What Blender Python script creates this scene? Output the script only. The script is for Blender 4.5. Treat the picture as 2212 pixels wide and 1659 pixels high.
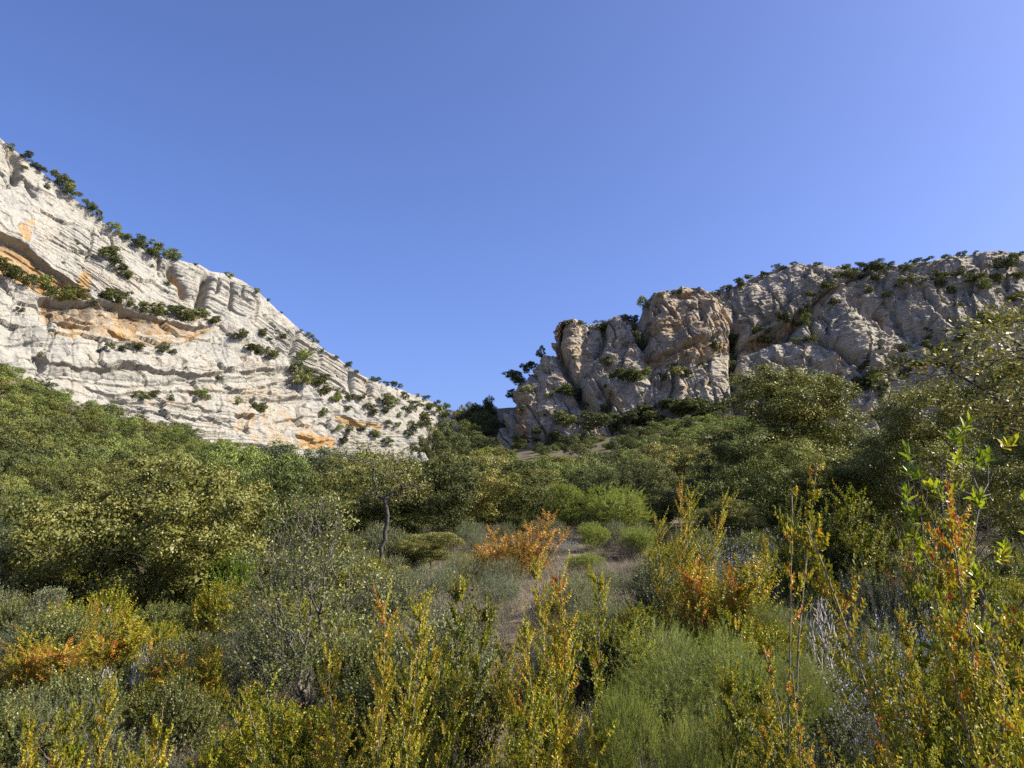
import bpy, math, random, time
import numpy as np
from math import radians, sin, cos, pi

T0 = time.time()
for _o in list(bpy.data.objects):
    bpy.data.objects.remove(_o)
scene = bpy.context.scene
col = scene.collection

# ------------------------------------------------------------------ camera
PITCH, CAM_Z, FPX = radians(10.0), 1.70, 1670.0          # focal length in pixels of a 2212 px wide view
cam_data = bpy.data.cameras.new('camera')
cam_data.sensor_width = 36.0
cam_data.lens = 36.0 * FPX / 2212.0
cam_data.clip_start, cam_data.clip_end = 0.05, 20000.0
cam = bpy.data.objects.new('camera', cam_data)
cam.location = (0, 0, CAM_Z)
cam.rotation_euler = (radians(90) + PITCH, 0, 0)
col.objects.link(cam)
scene.camera = cam

# ------------------------------------------------------------------ sky, sun, exposure
SUN_AZ, SUN_EL = radians(96.0), radians(38.0)             # azimuth clockwise from the view direction (+Y)
world = bpy.data.worlds.new('World')
scene.world = world
world.use_nodes = True
wn = world.node_tree
wn.nodes.clear()
sky = wn.nodes.new('ShaderNodeTexSky')
sky.sky_type = 'NISHITA'
sky.sun_disc = False
sky.sun_elevation = SUN_EL
sky.sun_rotation = SUN_AZ
sky.altitude = 700.0
sky.air_density = 0.8
sky.dust_density = 5.0
sky.ozone_density = 5.0
bg = wn.nodes.new('ShaderNodeBackground')
bg.inputs['Strength'].default_value = 0.090
wo = wn.nodes.new('ShaderNodeOutputWorld')
wb = wn.nodes.new('ShaderNodeMix')                        # the camera's cool white balance
wb.data_type, wb.blend_type = 'RGBA', 'MULTIPLY'
wb.inputs[0].default_value = 1.0
wb.inputs[7].default_value = (0.97, 0.985, 1.28, 1)
wn.links.new(sky.outputs[0], wb.inputs[6])
wn.links.new(wb.outputs[2], bg.inputs[0])
wn.links.new(bg.outputs[0], wo.inputs[0])

sun_data = bpy.data.lights.new('sun', 'SUN')
sun_data.energy = 4.3
sun_data.angle = radians(0.53)
sun_data.color = (1.0, 0.93, 0.77)
sun = bpy.data.objects.new('sun', sun_data)
SUN_DIR = np.array([sin(SUN_AZ) * cos(SUN_EL), cos(SUN_AZ) * cos(SUN_EL), sin(SUN_EL)])
from mathutils import Vector, Matrix
sun.rotation_euler = Vector(SUN_DIR).to_track_quat('Z', 'Y').to_euler()
sun.location = (60, -10, 60)
col.objects.link(sun)

scene.view_settings.view_transform = 'Standard'
scene.view_settings.look = 'None'
scene.view_settings.exposure = 1.15
scene.view_settings.gamma = 1.0
scene.render.engine = 'CYCLES'
cy = scene.cycles
cy.max_bounces, cy.diffuse_bounces, cy.glossy_bounces = 5, 2, 2
cy.transmission_bounces, cy.transparent_max_bounces = 3, 4
cy.caustics_reflective = cy.caustics_refractive = False
cy.sample_clamp_indirect = 4.0
cy.use_denoising = False

# ------------------------------------------------------------------ helpers
def ray(u, v):
    """direction(s) through display pixel(s) (2212 x 1659)"""
    xc = (np.asarray(u, float) - 1106.0) / FPX
    yc = (829.5 - np.asarray(v, float)) / FPX
    return np.stack([xc, cos(PITCH) - yc * sin(PITCH), sin(PITCH) + yc * cos(PITCH)], -1)

def at(u, v, Y):
    d = ray(u, v)
    return np.array([0, 0, CAM_Z]) + d * (np.asarray(Y, float) / d[..., 1])[..., None]

def project(P):
    P = np.asarray(P, float)
    x, y, z = P[..., 0], P[..., 1], P[..., 2] - CAM_Z
    f = y * cos(PITCH) + z * sin(PITCH)
    w = -y * sin(PITCH) + z * cos(PITCH)
    f = np.where(f < 0.01, 0.01, f)
    return 1106.0 + FPX * x / f, 829.5 - FPX * w / f

def _h(ix, iy, iz, seed):
    with np.errstate(over='ignore'):
        n = (ix.astype(np.int64) * 374761393 + iy.astype(np.int64) * 668265263 + iz.astype(np.int64) * 2147483647 + seed * 1274126177) & 0xFFFFFFFF
        n = ((n ^ (n >> 13)) * 1274126177) & 0xFFFFFFFF
        n = n ^ (n >> 16)
    return (n & 0xFFFF).astype(np.float32) / 32767.5 - 1.0

def noise3(P, seed=0):
    P = np.asarray(P, np.float32)
    i = np.floor(P).astype(np.int64)
    f = P - i
    f = f * f * f * (f * (f * 6 - 15) + 10)
    r = 0
    for dx in (0, 1):
        wx = f[..., 0] if dx else 1 - f[..., 0]
        for dy in (0, 1):
            wy = f[..., 1] if dy else 1 - f[..., 1]
            for dz in (0, 1):
                wz = f[..., 2] if dz else 1 - f[..., 2]
                r = r + _h(i[..., 0] + dx, i[..., 1] + dy, i[..., 2] + dz, seed) * wx * wy * wz
    return r

def fbm(P, octaves=4, seed=0, gain=0.5, ridged=False):
    P = np.asarray(P, np.float32)
    a, s, r = 1.0, 0.0, 0
    for k in range(octaves):
        n = noise3(P * (2.03 ** k) + 7.3 * k, seed + k * 17)
        if ridged:
            n = 1 - 2 * np.abs(n)
        r = r + a * n
        s += a
        a *= gain
    return r / s

def smooth(a, b, x):
    t = np.clip((x - a) / (b - a), 0, 1)
    return t * t * (3 - 2 * t)

def link(o, parent=None):
    col.objects.link(o)
    if parent is not None:
        o.parent = parent
    return o

def np_mesh(name, verts, faces, mat, attrs=None, smooth_shade=False, fattrs=None):
    """verts (N,3); faces: one (M,k) integer array, or a list of them with different k"""
    me = bpy.data.meshes.new(name)
    verts = np.asarray(verts, np.float32)
    if isinstance(faces, np.ndarray):
        faces = [faces]
    faces = [np.asarray(f, np.int32) for f in faces if len(f)]
    me.vertices.add(len(verts))
    me.vertices.foreach_set('co', verts.ravel())
    nl = sum(f.size for f in faces)
    nf = sum(len(f) for f in faces)
    me.loops.add(nl)
    me.polygons.add(nf)
    me.loops.foreach_set('vertex_index', np.concatenate([f.ravel() for f in faces]))
    tot = np.concatenate([np.full(len(f), f.shape[1], np.int32) for f in faces])
    me.polygons.foreach_set('loop_start', np.concatenate([[0], np.cumsum(tot)[:-1]]).astype(np.int32))
    if smooth_shade:
        me.polygons.foreach_set('use_smooth', np.ones(nf, bool))
    me.update(calc_edges=True)
    for dom, dct in (('POINT', attrs), ('FACE', fattrs)):
        for k, a in (dct or {}).items():
            at_ = me.attributes.new(k, 'FLOAT', dom)
            at_.data.foreach_set('value', np.asarray(a, np.float32).ravel())
    for m in (mat if isinstance(mat, (list, tuple)) else [mat]):
        me.materials.append(m)
    return me

def new_obj(name, data, parent=None):
    return link(bpy.data.objects.new(name, data), parent)

def tag(o, label=None, cat=None, group=None, kind=None):
    for k, v in (('label', label), ('category', cat), ('group', group), ('kind', kind)):
        if v:
            o[k] = v
    return o

# ------------------------------------------------------------------ materials
def nodes_of(m):
    m.use_nodes = True
    nt = m.node_tree
    nt.nodes.clear()
    return nt, nt.nodes.new, nt.links.new

def ramp(nt, fac, stops, interp='LINEAR'):
    r = nt.nodes.new('ShaderNodeValToRGB')
    r.color_ramp.interpolation = interp
    el = r.color_ramp.elements
    while len(el) < len(stops):
        el.new(0.5)
    for e, (p, c) in zip(el, stops):
        e.position = p
        e.color = (*c, 1) if len(c) == 3 else c
    nt.links.new(fac, r.inputs[0])
    return r.outputs[0]

def mixc(nt, fac, a, b, mode='MIX'):
    m = nt.nodes.new('ShaderNodeMix')
    m.data_type = 'RGBA'
    m.blend_type = mode
    for s, val in ((m.inputs[0], fac), (m.inputs[6], a), (m.inputs[7], b)):
        if isinstance(val, (float, int)):
            s.default_value = val
        elif isinstance(val, tuple):
            s.default_value = (*val, 1)
        else:
            nt.links.new(val, s)
    return m.outputs[2]

def math_n(nt, op, a, b=None, clamp=False):
    m = nt.nodes.new('ShaderNodeMath')
    m.operation = op
    m.use_clamp = clamp
    for s, val in ((m.inputs[0], a), (m.inputs[1], b)):
        if val is None:
            continue
        if isinstance(val, (float, int)):
            s.default_value = val
        else:
            nt.links.new(val, s)
    return m.outputs[0]

def noise_n(nt, vec, scale, detail=4.0, rough=0.55, dist=0.0, stretch=None):
    if stretch:
        mp = nt.nodes.new('ShaderNodeMapping')
        mp.inputs['Scale'].default_value = stretch
        nt.links.new(vec, mp.inputs[0])
        vec = mp.outputs[0]
    n = nt.nodes.new('ShaderNodeTexNoise')
    n.inputs['Scale'].default_value = scale
    n.inputs['Detail'].default_value = detail
    n.inputs['Roughness'].default_value = rough
    n.inputs['Distortion'].default_value = dist
    nt.links.new(vec, n.inputs['Vector'])
    return n.outputs[0]

def rock_material(name, pale, cream, grey, ochre, tilt, tone=1.0):
    m = bpy.data.materials.new(name)
    nt, N, L = nodes_of(m)
    out = N('ShaderNodeOutputMaterial')
    bs = N('ShaderNodeBsdfPrincipled')
    bs.inputs['Roughness'].default_value = 0.92
    bs.inputs['Specular IOR Level'].default_value = 0.15
    tc = N('ShaderNodeTexCoord').outputs['Object']
    rot = N('ShaderNodeMapping')                     # bedding direction
    rot.inputs['Rotation'].default_value = tilt
    L(tc, rot.inputs[0])
    bed = rot.outputs[0]
    base = ramp(nt, noise_n(nt, tc, 0.09, 5, 0.6), [(0.30, grey), (0.48, pale), (0.66, cream)])
    fine = noise_n(nt, tc, 1.1, 6, 0.7)
    base = mixc(nt, 0.55, base, ramp(nt, fine, [(0.30, tuple(c * 0.55 for c in grey)), (0.5, pale), (0.72, tuple(min(1, c * 1.15) for c in pale))]))
    strk = noise_n(nt, tc, 0.55, 5, 0.65, 0.3, (1, 1, 0.10))       # rain streaks run down the face
    base = mixc(nt, math_n(nt, 'MULTIPLY', ramp(nt, strk, [(0.52, (0, 0, 0)), (0.68, (1, 1, 1))]), 0.55), base, tuple(c * 0.42 for c in grey))
    oa = N('ShaderNodeAttribute')
    oa.attribute_name = 'ochre'
    on = noise_n(nt, tc, 0.16, 6, 0.65, 0.5)
    og = math_n(nt, 'ADD', oa.outputs['Fac'], math_n(nt, 'MULTIPLY', math_n(nt, 'SUBTRACT', on, 0.52), 1.5))
    base = mixc(nt, ramp(nt, og, [(0.16, (0, 0, 0)), (0.62, (1, 1, 1))]), base,
                ramp(nt, noise_n(nt, tc, 0.7, 5, 0.65, 0.2, (1, 1, 0.25)), [(0.3, tuple(c * 0.62 for c in ochre)), (0.5, ochre), (0.68, cream)]))
    sa = N('ShaderNodeAttribute')
    sa.attribute_name = 'darkening'  # dark brown tone; on the pale cliff it paints shade under overhangs
    base = mixc(nt, math_n(nt, 'MULTIPLY', sa.outputs['Fac'], ramp(nt, noise_n(nt, tc, 0.5, 5, 0.6, 0.2, (1, 1, 0.18)), [(0.35, (0.2, 0.2, 0.2)), (0.6, (1, 1, 1))])),
                base, (0.10, 0.075, 0.05))
    L(base, bs.inputs['Base Color'])
    # fine relief: joints, bedding partings, pitted limestone
    n1 = noise_n(nt, bed, 0.55, 6, 0.65, 0.4, (0.28, 0.28, 2.6))
    n2 = noise_n(nt, tc, 2.4, 7, 0.72)
    vo = N('ShaderNodeTexVoronoi')
    vo.feature = 'DISTANCE_TO_EDGE'
    vo.inputs['Scale'].default_value = 0.30
    wm = N('ShaderNodeVectorMath')
    wm.operation = 'ADD'
    nz = N('ShaderNodeTexNoise')
    nz.inputs['Scale'].default_value = 0.35
    nz.inputs['Detail'].default_value = 4
    L(bed, nz.inputs['Vector'])
    sc_ = N('ShaderNodeVectorMath')
    sc_.operation = 'SCALE'
    sc_.inputs[3].default_value = 2.2
    L(nz.outputs['Color'], sc_.inputs[0])
    L(bed, wm.inputs[0])
    L(sc_.outputs[0], wm.inputs[1])
    L(wm.outputs[0], vo.inputs['Vector'])
    crack = ramp(nt, vo.outputs['Distance'], [(0.0, (0, 0, 0)), (0.05, (1, 1, 1))])
    hgt = math_n(nt, 'ADD', math_n(nt, 'MULTIPLY', n1, 0.9), math_n(nt, 'MULTIPLY', n2, 0.28))
    hgt = math_n(nt, 'ADD', hgt, math_n(nt, 'MULTIPLY', crack, 0.22))
    bp = N('ShaderNodeBump')
    bp.inputs['Strength'].default_value = 1.0
    bp.inputs['Distance'].default_value = 0.40
    L(hgt, bp.inputs['Height'])
    L(bp.outputs[0], bs.inputs['Normal'])
    L(bs.outputs[0], out.inputs[0])
    return m

def leaf_material(name, stops, trans=0.35, rough=0.45, spec=0.4, obj_var=0.12, trans_boost=(1.0, 1.05, 0.5)):
    """stops: colours along the per-leaf attribute 'tint' (0..1)"""
    m = bpy.data.materials.new(name)
    nt, N, L = nodes_of(m)
    out = N('ShaderNodeOutputMaterial')
    a = N('ShaderNodeAttribute')
    a.attribute_name = 'tint'
    c = ramp(nt, a.outputs['Fac'], stops)
    oi = N('ShaderNodeObjectInfo')
    hs = N('ShaderNodeHueSaturation')
    r = oi.outputs['Random']
    L(math_n(nt, 'ADD', math_n(nt, 'MULTIPLY', r, obj_var * 0.12), 0.5 - obj_var * 0.075), hs.inputs['Hue'])
    r2 = math_n(nt, 'FRACT', math_n(nt, 'MULTIPLY', r, 17.31))
    L(math_n(nt, 'ADD', math_n(nt, 'MULTIPLY', r2, obj_var * 3.0), 1 - obj_var * 1.6), hs.inputs['Value'])
    L(c, hs.inputs['Color'])
    c = hs.outputs[0]
    bs = N('ShaderNodeBsdfPrincipled')
    bs.inputs['Roughness'].default_value = rough
    bs.inputs['Specular IOR Level'].default_value = spec
    L(c, bs.inputs['Base Color'])
    tr = N('ShaderNodeBsdfTranslucent')
    L(mixc(nt, 1.0, c, trans_boost, 'MULTIPLY'), tr.inputs[0])
    mx = N('ShaderNodeMixShader')
    mx.inputs[0].default_value = trans
    L(bs.outputs[0], mx.inputs[1])
    L(tr.outputs[0], mx.inputs[2])
    L(mx.outputs[0], out.inputs[0])
    return m

def bark_material(name, dark, pale, scale=14.0):
    m = bpy.data.materials.new(name)
    nt, N, L = nodes_of(m)
    out = N('ShaderNodeOutputMaterial')
    bs = N('ShaderNodeBsdfPrincipled')
    bs.inputs['Roughness'].default_value = 0.9
    bs.inputs['Specular IOR Level'].default_value = 0.2
    tc = N('ShaderNodeTexCoord').outputs['Object']
    n = noise_n(nt, tc, scale, 5, 0.65, 0.4, (1, 1, 0.3))
    L(ramp(nt, n, [(0.32, dark), (0.66, pale)]), bs.inputs['Base Color'])
    bp = N('ShaderNodeBump')
    bp.inputs['Strength'].default_value = 0.6
    bp.inputs['Distance'].default_value = 0.02
    L(n, bp.inputs['Height'])
    L(bp.outputs[0], bs.inputs['Normal'])
    L(bs.outputs[0], out.inputs[0])
    return m

def ground_material():
    m = bpy.data.materials.new('soil_and_litter')
    nt, N, L = nodes_of(m)
    out = N('ShaderNodeOutputMaterial')
    bs = N('ShaderNodeBsdfPrincipled')
    bs.inputs['Roughness'].default_value = 0.95
    bs.inputs['Specular IOR Level'].default_value = 0.1
    tc = N('ShaderNodeTexCoord').outputs['Object']
    big = noise_n(nt, tc, 0.45, 5, 0.6)
    c = ramp(nt, big, [(0.35, (0.06, 0.052, 0.034)), (0.5, (0.12, 0.10, 0.066)), (0.70, (0.24, 0.185, 0.12))])
    c = mixc(nt, 0.5, c, ramp(nt, noise_n(nt, tc, 26.0, 6, 0.75), [(0.32, (0.035, 0.03, 0.02)), (0.52, (0.13, 0.108, 0.072)), (0.70, (0.32, 0.28, 0.21))]))
    pa = N('ShaderNodeAttribute')
    pa.attribute_name = 'path'
    c = mixc(nt, math_n(nt, 'MULTIPLY', pa.outputs['Fac'], 0.45), c, ramp(nt, noise_n(nt, tc, 18.0, 6, 0.7), [(0.3, (0.22, 0.155, 0.10)), (0.6, (0.46, 0.34, 0.23))]))
    L(c, bs.inputs['Base Color'])
    bp = N('ShaderNodeBump')
    bp.inputs['Strength'].default_value = 0.9
    bp.inputs['Distance'].default_value = 0.04
    L(noise_n(nt, tc, 14.0, 7, 0.75), bp.inputs['Height'])
    L(bp.outputs[0], bs.inputs['Normal'])
    L(bs.outputs[0], out.inputs[0])
    return m

# ------------------------------------------------------------------ terrain
CTRL = []                                               # (x, y, z) of bare ground, from sight lines at estimated distances
for u, v, Y, ht in (
    (1106, 1240, 14, 0), (1250, 1160, 20, 0), (1180, 1330, 8.5, 0), (300, 1330, 14, 0), (100, 1500, 7, 0), (1900, 1500, 7, 0),
    (1800, 1290, 13, 0), (800, 1250, 13, 0), (2050, 1190, 16, 0), (1600, 1165, 22, 0), (0, 1180, 22, .4), (640, 1160, 25, 0),
    (1300, 1130, 28, 0.3), (1000, 1130, 28, 0.3), (1700, 1110, 30, .5), (2212, 1120, 26, .5),
    (1300, 1000, 95, 4), (1000, 1020, 90, 4), (1106, 985, 150, 4), (1500, 985, 120, 4), (1500, 895, 265, 4), (1800, 925, 255, 4), (2212, 920, 240, 4),
    (1300, 975, 240, 1), (1150, 985, 240, 2), (640, 1003, 190, 4), (0, 800, 158, 4), (150, 855, 178, 4), (330, 905, 195, 4), (-300, 700, 120, 4), (480, 948, 215, 4),
    (0, 1000, 60, 4), (300, 1000, 60, 4), (800, 1025, 100, 4), (830, 1015, 240, 3), (0, 1100, 32, 3), (1800, 1010, 70, 4), (2212, 1010, 60, 4), (2212, 960, 130, 4),
    (985, 972, 290, 3), (1060, 965, 300, 3), (1012, 893, 380, 5), (900, 1010, 260, 2), (2600, 900, 240, 4),
):
    CTRL.append(tuple(at(u, v, Y)) if ht == 0 else tuple(at(u, v, Y) - np.array([0, 0, ht])))
CTRL += [(x * 1.0, 4.0, z) for x, z in ((-4.4, 0.05), (-2, 0.0), (0, 0.0), (2, 0.02), (4.4, 0.1))]
CTRL += [(x * 1.0, 6.0, 0.16) for x in (-4, 0, 4)]
CTRL = np.array(CTRL)

def _q(x, y):
    yy = np.clip(y, 4.0, 420.0)
    return np.stack([np.clip(x / yy, -1.25, 1.25) * 2.2, np.log(yy)], -1)

def _tps_fit(Q, z, lam=0.02):
    d = np.linalg.norm(Q[:, None] - Q[None], axis=-1)
    K = np.where(d > 0, d * d * np.log(d + 1e-12), 0) + lam * np.eye(len(Q))
    P = np.c_[np.ones(len(Q)), Q]
    A = np.block([[K, P], [P.T, np.zeros((3, 3))]])
    return np.linalg.solve(A, np.r_[z, 0, 0, 0])

_QC = _q(CTRL[:, 0], CTRL[:, 1])
_zs = np.arcsinh(CTRL[:, 2] / 2.0)
_W = _tps_fit(_QC, _zs)

def ground_z(x, y, rough=True):
    x, y = np.asarray(x, float), np.asarray(y, float)
    shp = np.broadcast(x, y).shape
    x, y = np.broadcast_to(x, shp).ravel(), np.broadcast_to(y, shp).ravel()
    Q = _q(x, y)
    z = np.empty(len(Q))
    for i in range(0, len(Q), 40000):
        q = Q[i:i + 40000]
        d = np.linalg.norm(q[:, None] - _QC[None], axis=-1)
        K = np.where(d > 0, d * d * np.log(d + 1e-12), 0)
        z[i:i + 40000] = K @ _W[:-3] + _W[-3] + q @ _W[-2:]
    z = 2.0 * np.sinh(np.clip(z, -1.0, 4.2))
    far = smooth(400, 900, np.hypot(x, y))
    z = z * (1 - far) + 12 * far
    back = smooth(2.0, -3.0, y)
    z = z * (1 - back)
    if rough:
        P = np.stack([x, y, np.zeros_like(x)], -1)
        z = z + 0.10 * fbm(P * 0.35, 3, 5) * smooth(1, 4, np.hypot(x, y)) + 0.9 * fbm(P * 0.05, 3, 9) * smooth(30, 90, np.hypot(x, y))
    return z.reshape(shp)

def hit_ground(u, v, y0=2.0, y1=420.0):
    """first point of the ground along the sight line"""
    Y = np.geomspace(y0, y1, 600)
    P = at(np.full(600, float(u)), np.full(600, float(v)), Y)
    g = ground_z(P[:, 0], P[:, 1])
    k = np.argmax(P[:, 2] < g)
    if P[k, 2] >= g[k]:
        return None
    return np.array([P[k, 0], P[k, 1], g[k]])

PATH = np.array([(-0.1, 4.0), (-0.12, 5.5), (0.05, 7.2), (0.05, 8.5), (0.35, 10.5), (0.75, 13), (1.3, 16), (1.9, 19), (2.6, 23)])

def path_dist(x, y):
    px = np.interp(y, PATH[:, 1], PATH[:, 0])
    return np.abs(x - px)

def build_ground():
    r = np.concatenate([np.geomspace(0.6, 30, 240), np.geomspace(30.4, 460, 230), np.geomspace(480, 9000, 30)])
    th = np.concatenate([np.linspace(-50, 50, 420), np.linspace(51.5, 308.5, 170)])
    th = np.radians(th)
    R, TH = np.meshgrid(r, th, indexing='ij')
    x, y = R * np.sin(TH), R * np.cos(TH)
    z = ground_z(x, y)
    V = np.stack([x, y, z], -1).reshape(-1, 3)
    nr, nt_ = R.shape
    a = np.arange(nr - 1)[:, None] * nt_ + np.arange(nt_)[None]
    b = np.arange(nr - 1)[:, None] * nt_ + (np.arange(nt_)[None] + 1) % nt_
    F = np.stack([a, b, b + nt_, a + nt_], -1).reshape(-1, 4)[:, ::-1]
    c = len(V)
    V = np.r_[V, [[0, 0, float(ground_z(0.0, 0.0))]]]
    j = np.arange(nt_)
    F3 = np.stack([np.full(nt_, c), (j + 1) % nt_, j], -1)
    pth = np.exp(-(path_dist(V[:, 0], V[:, 1]) / 0.20) ** 2) * smooth(-0.35, 0.25, fbm(V * 0.9, 2, 77)) * smooth(3, 4.5, V[:, 1]) * smooth(26, 20, V[:, 1])
    me = np_mesh('ground', V, [F, F3], ground_material(), {'path': pth}, True)
    o = new_obj('ground', me)
    tag(o, kind='structure', label='stony slope of pale brown soil and dry litter')
    return o
build_ground()
# ------------------------------------------------------------------ cliffs
def seg_dist(u, v, pts):
    """distance to a polyline, and the position along it (0..1)"""
    best = np.full(u.shape, 1e9, np.float32)
    tt = np.zeros(u.shape, np.float32)
    L = np.r_[0, np.cumsum([math.dist(pts[i], pts[i + 1]) for i in range(len(pts) - 1)])]
    for i in range(len(pts) - 1):
        (x0, y0), (x1, y1) = pts[i], pts[i + 1]
        dx, dy = x1 - x0, y1 - y0
        t = np.clip(((u - x0) * dx + (v - y0) * dy) / (dx * dx + dy * dy), 0, 1)
        d = np.hypot(u - x0 - t * dx, v - y0 - t * dy)
        m = d < best
        best = np.where(m, d, best)
        tt = np.where(m, (L[i] + t * (L[i + 1] - L[i])) / L[-1], tt)
    return best, tt

def in_poly(u, v, pts):
    c = np.zeros(u.shape, bool)
    n = len(pts)
    for i in range(n):
        (x0, y0), (x1, y1) = pts[i], pts[(i + 1) % n]
        if y0 == y1:
            continue
        c ^= ((y0 > v) != (y1 > v)) & (u < (x1 - x0) * (v - y0) / (y1 - y0) + x0)
    return c

def step_line(u, v, pts, depth, wa, wb, feather=18.0):
    """the rock above the line stands out, the rock below is cut back: an overhanging ledge"""
    xs, ys = [p[0] for p in pts], [p[1] for p in pts]
    dv = v - np.interp(u, xs, ys) + WOB
    e = (0.62 + 0.75 * np.clip(WOB2 + 0.3, 0, 1)) * smooth(xs[0] - 2, xs[0] + feather, u) * smooth(xs[-1] + 2, xs[-1] - feather, u)
    k = smooth(-1.6, 1.6, dv)
    return SCALE * depth * e * ((1 - k) * 0.45 * np.exp(np.minimum(dv, 0) / wa) - k * np.exp(-np.maximum(dv, 0) / wb))

def groove(u, v, pts, depth, w):
    d, t = seg_dist(u, v, pts)
    e = np.minimum(1, np.minimum(t, 1 - t) * 6 + 0.15)
    return -depth * e * np.exp(-(d / w) ** 2)

def facets(a, b, size, seed, jit=0.9):
    """broken rock: plane facets, each tilted its own way, with sharp creases between (a, b in metres over the face)"""
    x, y = a / size, b / size
    ix, iy = np.floor(x).astype(np.int64), np.floor(y).astype(np.int64)
    z0 = np.zeros_like(ix)
    best = np.full(x.shape, 9.0, np.float32)
    out = np.zeros(x.shape, np.float32)
    for dx in (-1, 0, 1):
        for dy in (-1, 0, 1):
            cx, cy_ = ix + dx, iy + dy
            rx = x - (cx + 0.5 + 0.5 * jit * _h(cx, cy_, z0, seed))
            ry = y - (cy_ + 0.5 + 0.5 * jit * _h(cx, cy_, z0, seed + 1))
            d = rx * rx + ry * ry
            m = d < best
            val = rx * _h(cx, cy_, z0, seed + 2) + ry * _h(cx, cy_, z0, seed + 3) + 0.45 * _h(cx, cy_, z0, seed + 4)
            out = np.where(m, val, out)
            best = np.where(m, d, best)
    return out * size

def bump(u, v, cu, cv, ru, rv, h, ang=0.0):
    a = radians(ang)
    x, y = (u - cu) * cos(a) + (v - cv) * sin(a), -(u - cu) * sin(a) + (v - cv) * cos(a)
    return h * np.clip(1 - np.abs(x / ru) ** 2.6 - np.abs(y / rv) ** 2.6, 0, 1) ** 0.6

def beds(b, seed, P, period, amp, sharp=0.72):
    """stepped bedding: each bed juts out and is undercut at its foot"""
    k = b / period + 0.75 * noise3(P * 0.03, seed) + 0.16 * noise3(P * 0.2, seed + 1)
    i = np.floor(k)
    f = k - i
    hh = _h(i.astype(np.int64), np.zeros_like(i, np.int64), np.zeros_like(i, np.int64), seed + 3)
    prof = np.where(f < sharp, np.sin(f / sharp * pi * 0.5) ** 0.8, np.cos((f - sharp) / (1 - sharp) * pi * 0.5))
    return amp * (0.55 + 0.45 * hh) * (prof - 0.5)

class Cliff:
    def __init__(self, plan, ridge, lean, ns, nh, name):
        plan = np.array(plan, float)
        d = np.r_[0, np.cumsum(np.linalg.norm(np.diff(plan, axis=0), axis=1))]
        s = np.linspace(0, d[-1], 500)
        xy = np.stack([np.interp(s, d, plan[:, i]) for i in (0, 1)], -1)
        for _ in range(60):
            xy[1:-1] = (xy[:-2] + 2 * xy[1:-1] + xy[2:]) / 4
        # spread the columns evenly over the view, not along the ground
        u, _v = project(np.c_[xy, np.full(len(xy), 30.0)])
        wgt = np.r_[0, np.cumsum(np.abs(np.diff(u)) + 0.25 * np.linalg.norm(np.diff(xy, axis=0), axis=1))]
        q = np.interp(np.linspace(0, wgt[-1], ns), wgt, np.arange(len(xy)))
        xy = np.stack([np.interp(q, np.arange(len(xy)), xy[:, i]) for i in (0, 1)], -1)
        t = np.gradient(xy, axis=0)
        t /= np.linalg.norm(t, axis=1)[:, None]
        out = np.stack([t[:, 1], -t[:, 0]], -1)
        for _ in range(20):
            out[1:-1] = (out[:-2] + 2 * out[1:-1] + out[2:]) / 4
        out /= np.linalg.norm(out, axis=1)[:, None]
        z0 = ground_z(xy[:, 0], xy[:, 1], False) - 5
        ln = np.interp(np.linspace(0, 1, ns), np.linspace(0, 1, len(lean)), lean)
        hs = np.linspace(0, 190, 1500)
        P = np.stack([xy[:, None, 0] - out[:, None, 0] * ln[:, None] * hs, xy[:, None, 1] - out[:, None, 1] * ln[:, None] * hs, z0[:, None] + hs[None]], -1)
        uu, vv = project(P)
        rv = np.interp(uu, [p[0] for p in ridge], [p[1] for p in ridge])
        k = np.argmax(vv < rv, axis=1)
        k[k == 0] = 20
        top = hs[k]
        for _ in range(6):
            top[1:-1] = (top[:-2] + 2 * top[1:-1] + top[2:]) / 4
        f = np.linspace(0, 1, nh)
        H = top[:, None] * f[None]
        self.S = np.stack([xy[:, None, 0] - out[:, None, 0] * ln[:, None] * H, xy[:, None, 1] - out[:, None, 1] * ln[:, None] * H, z0[:, None] + H], -1)
        n = np.stack([out[:, 0], out[:, 1], ln], -1)
        self.n = (n / np.linalg.norm(n, axis=1)[:, None])[:, None]
        self.out, self.f, self.name = out, f, name
        self.u, self.v = project(self.S)
        self.ns, self.nh = ns, nh

    def build(self, disp, mat, attrs, away, back=90.0, nb=26):
        P = self.S + self.n * disp[..., None]
        top, d = P[:, -1:], np.linspace(0, 1, nb + 1)[1:]
        e = (d ** 1.7) * back
        B = np.stack([top[..., 0] + away[0] * e, top[..., 1] + away[1] * e, top[..., 2] - 0.10 * e - 0.012 * e * e / 2], -1)
        G = np.concatenate([P, B], 1)
        ns, n = G.shape[:2]
        i = np.arange(ns - 1)[:, None] * n + np.arange(n - 1)[None]
        F = np.stack([i, i + n, i + n + 1, i + 1], -1).reshape(-1, 4)
        at_ = {k: np.concatenate([a, np.repeat(a[:, -1:], nb, 1) * 0.3], 1) for k, a in attrs.items()}
        me = np_mesh(self.name, G.reshape(-1, 3), F, mat, at_, False)
        self.P = P
        self.pu, self.pv = project(P)
        return new_obj(self.name, me)

    def find(self, u, v):
        """the point of the rock face seen nearest to the display pixel"""
        d = (self.pu - u) ** 2 + (self.pv - v) ** 2
        m = d.min()
        cand = np.argwhere(d < m + 2.0)
        y = self.P[cand[:, 0], cand[:, 1], 1]
        a, b = cand[np.argmin(y)]
        return self.P[a, b], self.n[a, 0]

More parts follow.
